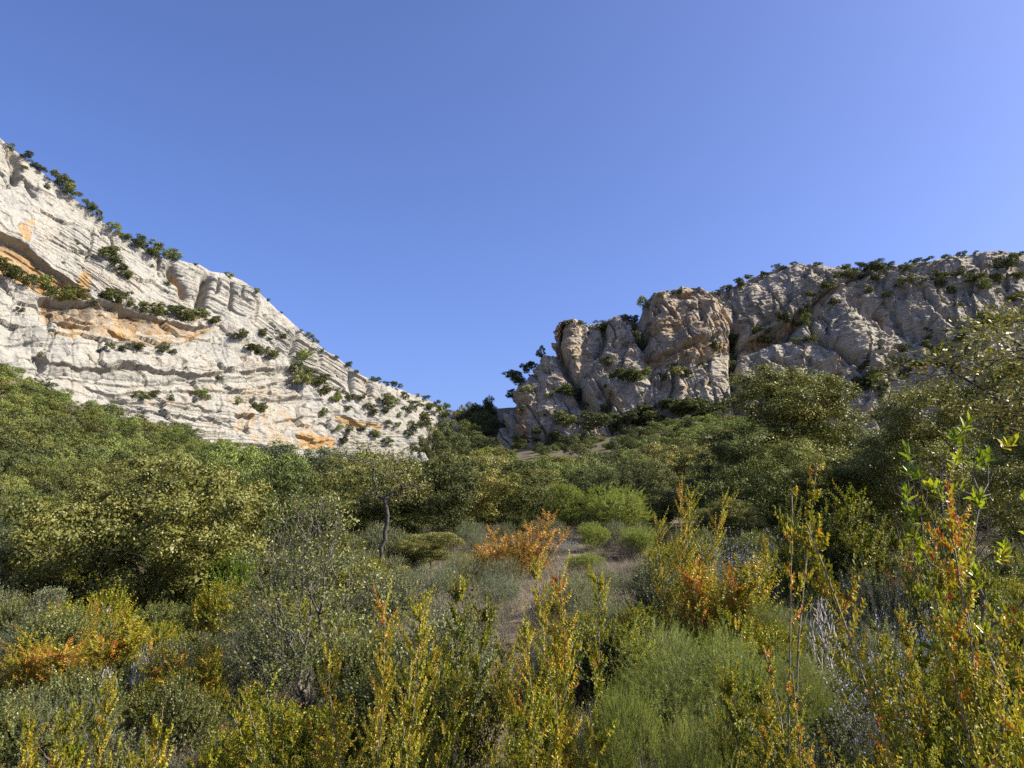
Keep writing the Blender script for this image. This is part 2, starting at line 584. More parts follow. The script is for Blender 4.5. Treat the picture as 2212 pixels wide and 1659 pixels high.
# ---------- the pale sunlit cliff
LEFT_RIDGE = [(-700, 150), (-300, 180), (-100, 240), (0, 300), (30, 325), (60, 348), (110, 385), (170, 432), (215, 470), (260, 505), (330, 550), (385, 562), (430, 573), (455, 588),
              (490, 592), (520, 606), (560, 636), (600, 672), (640, 704), (690, 748), (740, 788), (780, 812), (850, 838), (900, 853), (950, 876), (985, 908), (1010, 935), (1040, 985), (1300, 1100)]
cl = Cliff([(-190, 120), (-150, 152), (-118, 190), (-70, 245), (-35, 295), (-20, 340), (-24, 420)], LEFT_RIDGE,
           [0.45, 0.45, 0.42, 0.42, 0.45, 0.5, 0.5], 1150, 760, 'limestone_cliff')
u, v, S = cl.u, cl.v, cl.S
SCALE = 0.5
WOB = 3.0 * fbm(S * 0.16, 3, 201) + 1.8 * fbm(S * 0.6, 3, 202)
WOB2 = fbm(S * 0.07, 3, 203)
AL = S[..., 0] * 0.66 + S[..., 1] * 0.75 + 2.0 * fbm(S * 0.12, 3, 204)      # metres along the face
UP = S[..., 2] + 2.0 * fbm(S * 0.12, 3, 205)
RAMP = [(-200, 560), (0, 609), (52, 630), (86, 658), (146, 658), (198, 663), (260, 669), (307, 682), (365, 700), (430, 702), (480, 705), (546, 770), (593, 785), (632, 822), (658, 845),
        (692, 882), (728, 900), (780, 913), (832, 929), (884, 952), (936, 989), (1100, 1080)]
wu = 9 * fbm(S * 0.05, 3, 71)
wv = 7 * fbm(S * 0.06, 3, 72)
u2, v2 = u + wu, v + wv
dramp = v2 - np.interp(u2, [p[0] for p in RAMP], [p[1] for p in RAMP])
lower = smooth(-6, 10, dramp)
D = 2.6 * fbm(S * 0.03, 3, 1) + 1.0 * fbm(S * 0.11, 4, 2)
D += np.where(dramp > 0, 3.2 * np.exp(-dramp / 60.0), -2.0 * np.exp(dramp / 40.0))            # the lower cliff stands forward of the slab
brk = smooth(-0.25, 0.25, fbm(S * np.array([0.05, 0.05, 0.12]), 3, 61)) * 1.4 + 0.25
b_up = v - 0.60 * u
b_lo = v - 0.03 * u + 26 * np.sin((u - 120) / 210.0) * smooth(830, 700, v)
amp_n = 0.5 + 0.9 * np.clip(fbm(S * 0.035, 3, 31) + 0.4, 0, 1)
D += (1 - lower) * amp_n * brk * (beds(b_up, 41, S, 21.0, 0.85, 0.86) + beds(b_up, 42, S, 7.0, 0.42, 0.86) + beds(b_up, 47, S, 2.9, 0.18, 0.8))
lowb = smooth(790, 840, v)
brk2 = smooth(-0.3, 0.3, fbm(S * np.array([0.04, 0.04, 0.10]), 3, 62)) * 0.9 + 0.25
D += lower * amp_n * brk2 * (beds(b_lo, 43, S, 24.0, 0.8 + 1.0 * lowb, 0.86) + beds(b_lo, 44, S, 8.5, 0.42 + 0.5 * lowb, 0.86) + beds(b_lo, 48, S, 3.3, 0.18, 0.8))
slabR = smooth(600, 760, u) * lower
D += slabR * beds(v - 0.42 * u, 49, S, 7.0, 0.55)
jn = fbm(np.stack([S[..., 0] * 0.16 + S[..., 1] * 0.10, S[..., 2] * 0.03, S[..., 1] * 0.02], -1), 3, 51)
D -= 1.1 * np.exp(-(jn / 0.035) ** 2) * smooth(-0.2, 0.4, fbm(S * 0.04, 2, 52))                   # joints
D += 0.16 * fbm(S * 0.45, 4, 3, 0.55, True) + 0.08 * fbm(S * 1.5, 2, 4)
ca, sa = cos(0.52), sin(0.52)
A2, U2 = AL * ca - UP * sa, AL * sa + UP * ca
D += (1 - lower) * (0.18 * facets(A2 * 0.45, U2, 7.5, 301) + 0.16 * facets(A2 * 0.6, U2, 2.4, 311)) + lower * (0.30 * facets(AL * 0.55, UP, 5.5, 321) + 0.26 * facets(AL * 0.7, UP, 2.1, 331))
for pts, dep, wa, wb in (
    ([(-150, 430), (0, 500), (31, 518), (91, 557), (112, 575), (156, 609), (190, 632)], 5.5, 60, 55),
    ([(70, 655), (86, 660), (146, 662), (198, 666), (215, 672)], 6.5, 16, 26),
    ([(190, 662), (260, 677), (330, 694), (415, 712), (450, 716)], 5.0, 14, 20),
    ([(105, 700), (138, 714), (187, 716), (205, 705)], 3.2, 10, 14),
    ([(215, 722), (260, 748), (325, 752), (390, 740), (460, 716)], 2.6, 12, 8),
    ([(60, 770), (96, 795), (135, 802), (169, 810), (234, 808), (263, 797), (307, 803), (357, 813), (417, 818), (573, 812), (640, 800)], 3.8, 34, 11),
    ([(80, 812), (99, 821), (161, 836), (221, 836), (286, 834), (385, 823), (400, 822)], 1.8, 8, 6),
    ([(375, 820), (469, 827), (521, 824), (573, 816), (620, 806)], 1.7, 8, 6),
    ([(170, 842), (208, 854), (247, 860), (286, 849), (404, 841), (456, 847), (508, 847), (575, 840)], 2.4, 9, 8),
    ([(230, 862), (294, 873), (417, 873), (469, 888), (521, 899), (590, 895)], 2.0, 9, 7),
    ([(560, 838), (600, 830), (640, 820)], 3.0, 8, 10),
    ([(520, 862), (585, 866), (640, 862)], 2.2, 9, 9),
    ([(580, 910), (608, 908), (655, 902), (700, 905)], 2.4, 9, 9),
    ([(710, 902), (767, 923), (815, 932)], 2.8, 8, 8),
    ([(630, 938), (687, 955), (725, 950)], 3.0, 8, 10),
    ([(740, 958), (800, 966), (850, 975)], 1.8, 8, 8),
    ([(430, 905), (500, 918), (560, 930)], 1.6, 8, 8),
    ([(-150, 700), (-20, 742), (60, 742), (110, 745)], 2.0, 16, 12),
):
    D += step_line(u2, v2, pts, dep, wa, wb)
D += bump(u, v, 300, 785, 330, 42, 2.6, 2)
D += bump(u, v, 160, 728, 110, 26, 1.6)
for pts, dep, w in (
    ([(447, 588), (441, 610), (432, 664)], 6.0, 8), ([(470, 598), (466, 634)], 2.4, 3), ([(500, 604), (497, 640), (494, 672)], 3.2, 3.5),
    ([(524, 612), (520, 640), (540, 665)], 1.6, 2.5), ([(545, 640), (553, 660), (545, 700)], 1.6, 2.5), ([(365, 560), (370, 585), (391, 611), (398, 640)], 4.5, 7),
    ([(648, 708), (641, 735), (640, 757), (614, 788)], 3.0, 3.5), ([(754, 794), (758, 825), (765, 860)], 3.6, 4), ([(790, 815), (795, 850), (792, 880)], 1.8, 3),
    ([(205, 476), (200, 520), (186, 560)], 1.4, 2.5), ([(18, 322), (34, 352), (34, 392)], 3.6, 8), ([(60, 385), (78, 420)], 2.2, 4), ([(240, 500), (243, 530)], 1.2, 2.5),
    ([(340, 552), (345, 590)], 1.3, 2.5), ([(585, 665), (590, 700)], 1.3, 2.5), ([(690, 755), (700, 800)], 1.4, 2.5), ([(820, 835), (830, 865)], 1.5, 3),
    ([(860, 850), (855, 890)], 1.5, 3), ([(905, 862), (915, 900)], 1.6, 3), ([(70, 780), (85, 810)], 3.0, 8),
):
    D += groove(u2, v2, pts, dep, w)
D *= smooth(-0.02, 0.05, 1 - cl.f)[None] * 0.85 + 0.15
och = np.zeros_like(u)
for poly, a in (
    ([(-200, 440), (0, 505), (60, 540), (112, 578), (200, 640), (205, 655), (130, 650), (60, 628), (0, 605), (-200, 560)], 1.0),
    ([(85, 660), (200, 666), (260, 680), (415, 712), (405, 722), (320, 730), (240, 735), (130, 735), (90, 700)], 0.45),
    ([(90, 735), (240, 745), (330, 755), (460, 722), (455, 712), (330, 735), (200, 715)], 0.42),
    ([(250, 832), (600, 835), (690, 905), (560, 905), (300, 875)], 0.22),
    ([(546, 870), (650, 905), (730, 960), (560, 965), (500, 920)], 0.30),
    ([(640, 935), (720, 945), (720, 968), (650, 965)], 0.85),
    ([(710, 905), (815, 932), (810, 940), (715, 915)], 0.9),
    ([(168, 600), (180, 585), (200, 600), (190, 650), (165, 640)], 0.7),
    ([(362, 570), (385, 590), (400, 640), (380, 620)], 0.6),
    ([(200, 670), (330, 690), (450, 700), (460, 660), (420, 640), (300, 640)], 0.22),
    ([(40, 480), (75, 470), (65, 520), (40, 515)], 0.55),
):
    och = np.maximum(och, a * in_poly(u2, v2, poly))
drk = np.zeros_like(u)  # shade in recesses and under overhangs, painted into the rock colour
for poly, a in (([(85, 660), (198, 666), (198, 690), (160, 712), (110, 702)], 0.75), ([(200, 668), (409, 712), (406, 722), (312, 728), (245, 695)], 0.6),
                ([(0, 505), (112, 578), (150, 612), (90, 590), (30, 548), (0, 525)], 0.45), ([(96, 797), (310, 805), (300, 818), (110, 812)], 0.35)):
    drk = np.maximum(drk, a * in_poly(u2, v2, poly))
M_ROCK_PALE = rock_material('pale_limestone', (0.305, 0.290, 0.247), (0.325, 0.278, 0.198), (0.210, 0.206, 0.190), (0.33, 0.205, 0.085), (0, radians(25), 0))
left_cliff = cl.build(D, M_ROCK_PALE, {'ochre': och, 'darkening': drk}, (-0.75, 0.66))
tag(left_cliff, 'pale sunlit limestone cliff with ledges and orange overhangs, ridge falling towards the gap', 'cliff')

# ---------- the grey cliff beyond the gap
RIGHT_RIDGE = [(700, 1300), (980, 1050), (1040, 960), (1060, 905), (1064, 872), (1078, 850), (1100, 824), (1120, 802), (1140, 782), (1158, 760), (1170, 742), (1180, 714), (1200, 704), (1230, 701), (1270, 704),
               (1300, 700), (1320, 688), (1345, 685), (1365, 694), (1378, 702), (1386, 682), (1392, 655), (1410, 644), (1440, 634), (1480, 630), (1530, 636), (1560, 632), (1590, 620), (1640, 595), (1700, 575), (1730, 570),
               (1790, 576), (1850, 583), (1900, 577), (1960, 573), (2020, 562), (2080, 549), (2150, 544), (2195, 546), (2260, 560), (2400, 600), (2900, 640)]
cr = Cliff([(10, 440), (-6, 350), (-10, 322), (-2, 306), (14, 297), (40, 292), (90, 290), (150, 285), (220, 268), (320, 240)], RIGHT_RIDGE,
           [0.7, 0.65, 0.5, 0.42, 0.45, 0.55, 0.65, 0.7, 0.7], 1250, 640, 'limestone_cliff')
u, v, S = cr.u, cr.v, cr.S
SCALE = 0.6
WOB = 3.0 * fbm(S * 0.16, 3, 211) + 1.8 * fbm(S * 0.6, 3, 212)
WOB2 = fbm(S * 0.07, 3, 213)
AL = S[..., 0] - 0.3 * S[..., 1] + 2.5 * fbm(S * 0.10, 3, 214)
UP = S[..., 2] + 2.5 * fbm(S * 0.10, 3, 215)
u2, v2 = u + 10 * fbm(S * 0.05, 3, 171), v + 8 * fbm(S * 0.06, 3, 172)
D = 3.6 * fbm(S * 0.028, 3, 101) + 2.0 * fbm(S * 0.085, 4, 102)
b = v + 0.30 * u - 0.00012 * (u - 1500) ** 2
amp_n = 0.45 + 0.9 * np.clip(fbm(S * 0.035, 3, 131) + 0.4, 0, 1)
rt = smooth(1500, 1750, u)
D += amp_n * (beds(b, 141, S, 19.0, 0.7 + 0.6 * rt, 0.82) + beds(b, 142, S, 6.5, 0.5 + 0.36 * rt, 0.84) + beds(b, 148, S, 2.9, 0.24, 0.8))
jn = fbm(np.stack([S[..., 0] * 0.10 + S[..., 2] * 0.05, S[..., 2] * 0.02, S[..., 1] * 0.03], -1), 3, 151)
D -= 2.4 * np.exp(-(jn / 0.035) ** 2) * smooth(-0.3, 0.4, fbm(S * 0.035, 2, 152))
jn = fbm(np.stack([S[..., 0] * 0.24 + S[..., 2] * 0.07, S[..., 2] * 0.03, S[..., 1] * 0.05], -1), 3, 161)
D -= 1.1 * np.exp(-(jn / 0.04) ** 2) * smooth(-0.2, 0.4, fbm(S * 0.05, 2, 162))
D += 0.30 * fbm(S * 0.4, 4, 103, 0.55, True) + 0.10 * fbm(S * 1.4, 2, 104)
D += 0.24 * facets(AL, UP * 0.6, 12.0, 341) + 0.36 * facets(AL, UP * 0.7, 5.5, 351) + 0.32 * facets(AL * 0.8, UP * 1.2, 2.2, 361)
for cu, cv, ru, rv, h, ang in (                                   # rounded buttresses
    (1215, 760, 48, 90, 5.0, 0), (1345, 745, 42, 75, 5.5, 0), (1480, 705, 105, 85, 9.0, -10), (1700, 650, 150, 62, 7.5, -22), (1160, 880, 85, 70, 5.0, 10),
    (1330, 850, 75, 60, 6.0, 25), (1420, 840, 60, 62, 4.0, 0), (1510, 830, 75, 75, 5.0, 0), (1660, 800, 75, 75, 6.5, 20), (1790, 740, 90, 80, 6.0, 30), (1880, 760, 90, 60, 5.0, 20),
    (1960, 660, 110, 60, 4.5, 25), (2060, 700, 120, 60, 4.0, 30), (1850, 850, 70, 50, 6.0, -30), (1740, 860, 60, 50, 6.0, 20), (2060, 590, 110, 40, 4.5, -10), (1940, 870, 50, 40, 5.0, 0),
    (1180, 935, 60, 40, 3.0, 0), (1250, 950, 60, 30, 3.0, 0), (2000, 790, 160, 40, 2.5, -14), (1820, 640, 70, 40, 3.5, 0),
):
    D += bump(u2, v2, cu, cv, ru, rv, h * 0.7, ang)
for pts, dep, wa, wb in (
    ([(1385, 790), (1420, 784), (1480, 768), (1530, 745), (1570, 728), (1600, 720)], 6.0, 26, 20),
    ([(1570, 748), (1640, 724), (1700, 697), (1760, 655), (1830, 612), (1870, 600)], 5.5, 30, 16),
    ([(1390, 742), (1430, 732), (1475, 722)], 1.8, 10, 12),
    ([(1225, 835), (1255, 832), (1300, 818), (1340, 795), (1380, 785)], 2.6, 14, 12),
    ([(1380, 802), (1450, 800), (1500, 790), (1540, 775)], 2.4, 8, 8),
    ([(1830, 790), (1900, 770), (1980, 742)], 2.0, 12, 9), ([(1900, 905), (2060, 850), (2200, 820)], 2.5, 16, 12),
    ([(2020, 602), (2100, 586), (2200, 575)], 2.5, 14, 8), ([(1790, 880), (1850, 850), (1950, 800), (2080, 770)], 1.8, 12, 10),
):
    D += step_line(u2, v2, pts, dep, wa, wb)
for pts, dep, w in (
    ([(1190, 740), (1225, 800), (1245, 838), (1262, 880), (1300, 915)], 6.0, 9), ([(1222, 715), (1226, 760), (1216, 795)], 3.0, 4), ([(1302, 700), (1308, 740), (1290, 780)], 5.0, 7),
    ([(1372, 698), (1380, 730), (1392, 765)], 8.0, 10), ([(1582, 700), (1588, 740), (1580, 790), (1586, 860), (1592, 900)], 6.5, 8), ([(1545, 690), (1575, 712), (1590, 735)], 3.0, 4),
    ([(1500, 665), (1512, 690), (1510, 720)], 3.0, 6), ([(1448, 800), (1452, 850), (1440, 880)], 4.0, 5), ([(1290, 870), (1320, 890)], 4.0, 7), ([(1270, 820), (1300, 860), (1330, 890)], 3.0, 5),
    ([(1830, 605), (1760, 655), (1735, 690), (1700, 720), (1600, 760)], 4.0, 10), ([(1740, 690), (1752, 730), (1800, 770), (1850, 800), (1870, 830)], 5.0, 6), ([(1650, 780), (1700, 800), (1710, 850)], 4.5, 6),
    ([(1890, 680), (1905, 720), (1925, 735)], 3.5, 5), ([(1990, 640), (2030, 700), (2100, 730)], 3.0, 6), ([(1900, 880), (1905, 920)], 6.0, 9), ([(1790, 900), (1840, 850), (1900, 815)], 4.0, 8),
    ([(1060, 870), (1095, 905), (1110, 960)], 3.0, 6), ([(1120, 870), (1125, 910), (1115, 950)], 3.0, 5), ([(1850, 590), (1800, 640), (1750, 690)], 2.0, 5), ([(2110, 600), (2190, 560)], 3.0, 8),
):
    D += groove(u2, v2, pts, dep, w)
D *= smooth(-0.02, 0.06, 1 - cr.f)[None] * 0.8 + 0.2
och = np.zeros_like(u)
for poly, a in (
    ([(1180, 715), (1230, 705), (1250, 720), (1230, 800), (1245, 830), (1200, 760)], 0.55), ([(1240, 750), (1285, 770), (1270, 830), (1245, 830)], 0.45),
    ([(1310, 700), (1375, 720), (1390, 790), (1320, 800)], 0.32), ([(1395, 660), (1560, 650), (1580, 710), (1480, 770), (1400, 785)], 0.42), ([(1390, 728), (1480, 715), (1460, 745), (1400, 750)], 0.85),
    ([(1380, 790), (1480, 772), (1580, 735), (1590, 750), (1520, 778), (1400, 808)], 1.0), ([(1590, 745), (1700, 700), (1830, 615), (1832, 625), (1720, 708), (1600, 762)], 0.8),
    ([(1130, 870), (1160, 860), (1150, 960), (1120, 960)], 0.6), ([(1310, 860), (1370, 860), (1340, 895), (1310, 890)], 0.5), ([(1870, 680), (1910, 690), (1905, 720), (1880, 700)], 0.55),
    ([(1960, 860), (2212, 815), (2212, 850), (2000, 880)], 0.5), ([(1780, 790), (1840, 790), (1850, 860), (1800, 840)], 0.25), ([(1180, 750), (1220, 790), (1240, 850), (1190, 860)], 0.25),
):
    och = np.maximum(och, a * in_poly(u2, v2, poly))
och = np.maximum(och, 0.26 * smooth(1640, 1500, u2))
drk = np.zeros_like(u)  # darker tone along two overhang lines
for poly, a in (([(1560, 680), (1700, 650), (1760, 640), (1690, 695), (1580, 740)], 0.5), ([(1440, 765), (1580, 715), (1590, 725), (1480, 772)], 0.4)):
    drk = np.maximum(drk, a * in_poly(u2, v2, poly))
M_ROCK_GREY = rock_material('grey_limestone', (0.340, 0.306, 0.240), (0.390, 0.318, 0.215), (0.240, 0.224, 0.192), (0.325, 0.225, 0.125), (0, radians(-17), 0))
right_cliff = cr.build(D, M_ROCK_GREY, {'ochre': och, 'darkening': drk}, (0.22, 0.97))
tag(right_cliff, 'grey limestone cliff of rounded buttresses rising beyond the wooded gap, in raking light', 'cliff')
print('cliffs', round(time.time() - T0, 1))
# ------------------------------------------------------------------ plant parts
def unit(a):
    return a / np.maximum(np.linalg.norm(a, axis=-1, keepdims=True), 1e-9)

def merge(parts):
    off, Vs, Fs = 0, [], []
    for V, F in parts:
        Vs.append(V)
        Fs.append(F + off)
        off += len(V)
    return np.concatenate(Vs), np.concatenate(Fs)

def rand_dirs(rg, n):
    return unit(rg.normal(size=(n, 3)))

def leaf_geo(pos, axis, nrm, L, W, kind='diamond', fold=0.18):
    """leaves as small folded blades: (verts, faces)"""
    n = len(pos)
    axis = unit(axis)
    side = unit(np.cross(axis, nrm))
    up = np.cross(side, axis)
    L, W = np.broadcast_to(L, n)[:, None], np.broadcast_to(W, n)[:, None]
    i = np.arange(n)[:, None]
    if kind == 'needle':
        V = np.stack([pos - side * W / 2, pos + side * W / 2, pos + axis * L], 1)
        return V.reshape(-1, 3), i * 3 + np.array([[0, 1, 2]])
    if kind == 'diamond':
        m = pos + axis * L * 0.48
        V = np.stack([pos, m + side * W / 2 + up * W * fold, pos + axis * L, m - side * W / 2 + up * W * fold], 1)
        return V.reshape(-1, 3), i * 4 + np.array([[0, 1, 2, 3]])
    a, b = pos + axis * L * 0.28, pos + axis * L * 0.70           # oval, folded along the midrib
    f = up * W * fold
    V = np.stack([pos, a + side * W * .46 + f, b + side * W * .42 + f, pos + axis * L - up * L * .06, b - side * W * .42 + f, a - side * W * .46 + f], 1)
    F = (i[:, None] * 6 + np.array([[[0, 1, 2, 3], [0, 3, 4, 5]]])).reshape(-1, 4)
    return V.reshape(-1, 3), F

def tubes(A, B, ra, rb, k=5):
    """tapered tubes for the edges A->B: (verts, faces)"""
    n = len(A)
    d = unit(B - A)
    ref = np.where(np.abs(d[:, 2:3]) > 0.9, [[1., 0, 0]], [[0, 0, 1.]])
    s = unit(np.cross(d, ref))
    t = np.cross(d, s)
    th = np.arange(k) * 2 * pi / k
    ring = s[:, None] * np.cos(th)[None, :, None] + t[:, None] * np.sin(th)[None, :, None]
    V = np.concatenate([A[:, None] + ring * ra[:, None, None], B[:, None] + ring * rb[:, None, None]], 1)
    j = np.arange(k)
    f = np.stack([j, (j + 1) % k, (j + 1) % k + k, j + k], -1)
    F = (np.arange(n)[:, None, None] * 2 * k + f[None]).reshape(-1, 4)
    return V.reshape(-1, 3), F

def grow(trunk, attr, bf=0.35, tip=0.004, power=0.42, maxlen=None):
    """branches as a minimum spanning tree from a trunk polyline through the attractors.
    returns nodes, parent, radius, is_tip"""
    trunk = np.asarray(trunk, float)
    nt_ = len(trunk)
    P = np.r_[trunk, attr]
    n = len(P)
    par = np.full(n, -1)
    par[1:nt_] = np.arange(nt_ - 1)
    plen = np.zeros(n)
    plen[1:nt_] = np.cumsum(np.linalg.norm(np.diff(trunk, axis=0), axis=1))
    best, bp = np.full(n, 1e9), np.zeros(n, int)
    done = np.zeros(n, bool)
    done[:nt_] = True
    for j in range(max(1, nt_ // 3), nt_):
        c = np.linalg.norm(P - P[j], axis=1) + bf * plen[j]
        m = c < best
        best[m], bp[m] = c[m], j
    order = list(range(nt_))
    for _ in range(n - nt_):
        c = np.where(done, 1e9, best)
        k = int(np.argmin(c))
        par[k] = bp[k]
        plen[k] = plen[par[k]] + np.linalg.norm(P[k] - P[par[k]])
        done[k] = True
        order.append(k)
        c = np.linalg.norm(P - P[k], axis=1) + bf * plen[k]
        m = (c < best) & ~done
        best[m], bp[m] = c[m], k
    cnt = np.ones(n)
    kids = np.zeros(n, int)
    for k in reversed(order):
        if par[k] >= 0:
            cnt[par[k]] += cnt[k]
            kids[par[k]] += 1
    rad = tip * cnt ** power
    return P, par, rad, kids == 0

def branch_mesh(name, P, par, rad, mat, wob=0.0, seed=0):
    rg = np.random.default_rng(seed)
    e = np.where(par >= 0)[0]
    A, B = P[par[e]], P[e]
    ra, rb = np.minimum(rad[par[e]], rad[e] * 1.9), rad[e]
    mid = (A + B) / 2 + rg.normal(size=A.shape) * wob * np.linalg.norm(B - A, axis=1)[:, None]
    rm = (ra + rb) / 2
    thick = rb > np.quantile(rb, 0.85)
    Vs, Fs, off = [], [], 0
    for sel, k in ((thick, 7), (~thick, 4)):
        for a, b, r0, r1 in ((A, mid, ra, rm), (mid, B, rm, rb)):
            if sel.any():
                V, F = tubes(a[sel], b[sel] + unit(b[sel] - a[sel]) * r1[sel][:, None] * .3, r0[sel], r1[sel], k)
                Vs.append(V)
                Fs.append(F + off)
                off += len(V)
    return np_mesh(name, np.concatenate(Vs), np.concatenate(Fs), mat, None, True)

def lobes(rg, n, W, H, z0, squash=0.75, ragged=0.0):
    """crown of n overlapping lobes inside an ellipsoid W wide, from z0 to H"""
    c = rand_dirs(rg, n) * (rg.random(n) ** 0.33)[:, None] * (0.70 + ragged)
    cz = (z0 + H) / 2
    C = c * [W / 2, W / 2, (H - z0) / 2] + [0, 0, cz]
    r = W / 2 * rg.uniform(0.22, 0.44, n)
    return C, r, squash

def fill_lobes(rg, C, r, squash, n, shell=0.45):
    k = rg.choice(len(C), n, p=r ** 2 / (r ** 2).sum())
    d = rand_dirs(rg, n)
    rr = 1 - shell * rg.random(n) ** 1.6
    P = C[k] + d * (r[k] * rr)[:, None] * [1, 1, squash]
    inside = np.zeros(n)
    for c, q in zip(C, r):
        inside = np.maximum(inside, 1 - np.linalg.norm((P - c) / [1, 1, squash], axis=1) / q)
    keep = (inside < 0.42) | (rg.random(n) < 0.12)
    return P[keep], d[keep]

def cluster_leaves(rg, P, D, per, spread, L, W, kind='diamond', up=0.45, wild=0.5, tint=(0.5, 0.2), lumps=0.12):
    """'per' leaves about each twig end P with outward direction D"""
    n = len(P) * per
    c = np.repeat(P, per, 0)
    d = np.repeat(D, per, 0)
    o_ = np.clip(rg.normal(size=(n, 3)), -1.9, 1.9)
    pos = c + o_ * spread * [1, 1, 0.62]
    ax = unit(d * 0.7 + rg.normal(size=(n, 3)) * 0.8)
    nr = unit(d * 0.5 + unit(o_) * 0.45 + [0, 0, up] + rg.normal(size=(n, 3)) * wild)
    s = rg.uniform(0.7, 1.25, n)
    V, F = leaf_geo(pos, ax, nr, L * s, W * s, kind)
    t = np.repeat(rg.normal(size=len(P)) * lumps, per) + tint[0] + rg.normal(size=n) * tint[1]
    t = np.clip(t, 0, 1)
    return V, F, (np.repeat(t, 2) if kind == 'oval' else t)

def thin(rg, P, rmin):
    """keep points at least rmin apart"""
    keep = []
    for i in rg.permutation(len(P)):
        if all((P[i, 0] - P[j, 0]) ** 2 + (P[i, 1] - P[j, 1]) ** 2 + (P[i, 2] - P[j, 2]) ** 2 > rmin * rmin for j in keep):
            keep.append(i)
    return np.array(keep)

def pad_leaves(rg, P, D, per, R, L, kind='diamond', wild=0.38, tint=(0.5, 0.08), lumps=0.10, flat=0.66, core=36, ratio=0.55):
    """foliage pads: leaves close together over the outside of small domes, coarser sprays within"""
    k = len(P)
    Rk = R * rg.uniform(0.65, 1.4, k)
    tk = rg.normal(size=k) * lumps + tint[0]
    out = []
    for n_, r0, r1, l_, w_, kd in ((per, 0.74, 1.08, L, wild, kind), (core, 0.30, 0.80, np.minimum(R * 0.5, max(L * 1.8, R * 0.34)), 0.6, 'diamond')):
        n = k * n_
        o = rand_dirs(rg, n) + np.repeat(D, n_, 0) * 0.45 + [0, 0, 0.18]
        o = unit(o)
        rr = rg.uniform(r0, r1, n) * np.repeat(Rk, n_) * (1 + 0.16 * rg.normal(size=n))
        pos = np.repeat(P, n_, 0) + o * rr[:, None] * [1, 1, flat]
        nr = unit(o * [1, 1, 1.3] + rg.normal(size=(n, 3)) * w_)
        ax = unit(np.cross(nr, rand_dirs(rg, n)) + o * 0.35)
        s = rg.uniform(0.7, 1.25, n)
        V, F = leaf_geo(pos - ax * (l_ * s * 0.5)[:, None], ax, nr, l_ * s, l_ * ratio * s, kd)
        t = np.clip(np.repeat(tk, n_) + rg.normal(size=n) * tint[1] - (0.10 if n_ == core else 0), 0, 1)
        out.append((V, F, np.repeat(t, 2) if kd == 'oval' else t))
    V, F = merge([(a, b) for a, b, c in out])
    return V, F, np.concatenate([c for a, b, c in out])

def gen_padtree(seed, W, H, z0, n_lobes, n_pads, R, per, L, mat, bark=None, tint=(0.5, 0.09), trunk_h=None, lean=(0, 0), squash=0.75, tip=0.0035, top_narrow=0.0, cut=-0.25, ragged=0.0, trunk=True, core=36, flat=0.66):
    rg = np.random.default_rng(seed)
    C, r, sq = lobes(rg, n_lobes, W, H, z0, squash, ragged)
    if top_narrow:
        q = 1 - top_narrow * np.clip((C[:, 2] - z0) / (H - z0), 0, 1)
        C[:, :2] *= q[:, None]
        r = r * (0.35 + 0.65 * q)
    P, D = fill_lobes(rg, C, r, sq, n_pads * 5, 0.55)
    ok = (P[:, 2] > z0 * 0.6 + R * 0.3) & (fbm(P * (3.0 / max(W, 1)), 3, seed) > cut)
    P, D = P[ok], D[ok]
    i = thin(rg, P, R * 0.92)[:n_pads]
    P, D = P[i], D[i]
    D = unit(D + 0.6 * unit(P - [0, 0, (z0 + H) * 0.4]))
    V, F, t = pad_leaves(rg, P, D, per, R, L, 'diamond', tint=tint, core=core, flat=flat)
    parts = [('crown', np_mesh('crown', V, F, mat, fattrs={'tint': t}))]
    if trunk:
        Pn, par, rad, tip_ = grow(trunk_line(rg, trunk_h or max(z0 * 1.2, H * 0.35), lean), P, 0.28, tip, 0.45)
        parts.append(('trunk', branch_mesh('trunk', Pn, par, rad, bark or M_BARK, 0.07, seed)))
    return Proto(parts, W, H)

class Proto:
    """parts = [(name, mesh, parent part or None)] built round the origin, standing on z = 0; size = (width, height)"""
    def __init__(self, parts, W, H):
        self.parts = parts
        me = parts[0][1]
        V = np.empty(len(me.vertices) * 3, np.float32)
        me.vertices.foreach_get('co', V)
        V = V.reshape(-1, 3)
        lo, hi = np.percentile(V[:, :2], 1, axis=0), np.percentile(V[:, :2], 99, axis=0)
        self.W, self.H = float((hi - lo).mean()), float(np.percentile(V[:, 2], 99.6))

def make(proto, name, loc, rot, sx, sz, label, cat, group=None):
    single = len(proto.parts) == 1
    r = bpy.data.objects.new(name, proto.parts[0][1] if single else None)
    col.objects.link(r)
    r.location = [float(c) for c in loc]
    tl = 0.13 if name == 'box_shrub' else 0.0
    r.rotation_euler = (tl * sin(rot * 7.1), tl * cos(rot * 5.3), float(rot))
    r.scale = (float(sx), float(sx), float(sz))
    tag(r, label, cat, group)
    if not single:
        r.empty_display_size = 0.2
        for pn, me in proto.parts:
            o = bpy.data.objects.new(pn, me)
            col.objects.link(o)
            o.parent = r
    return r

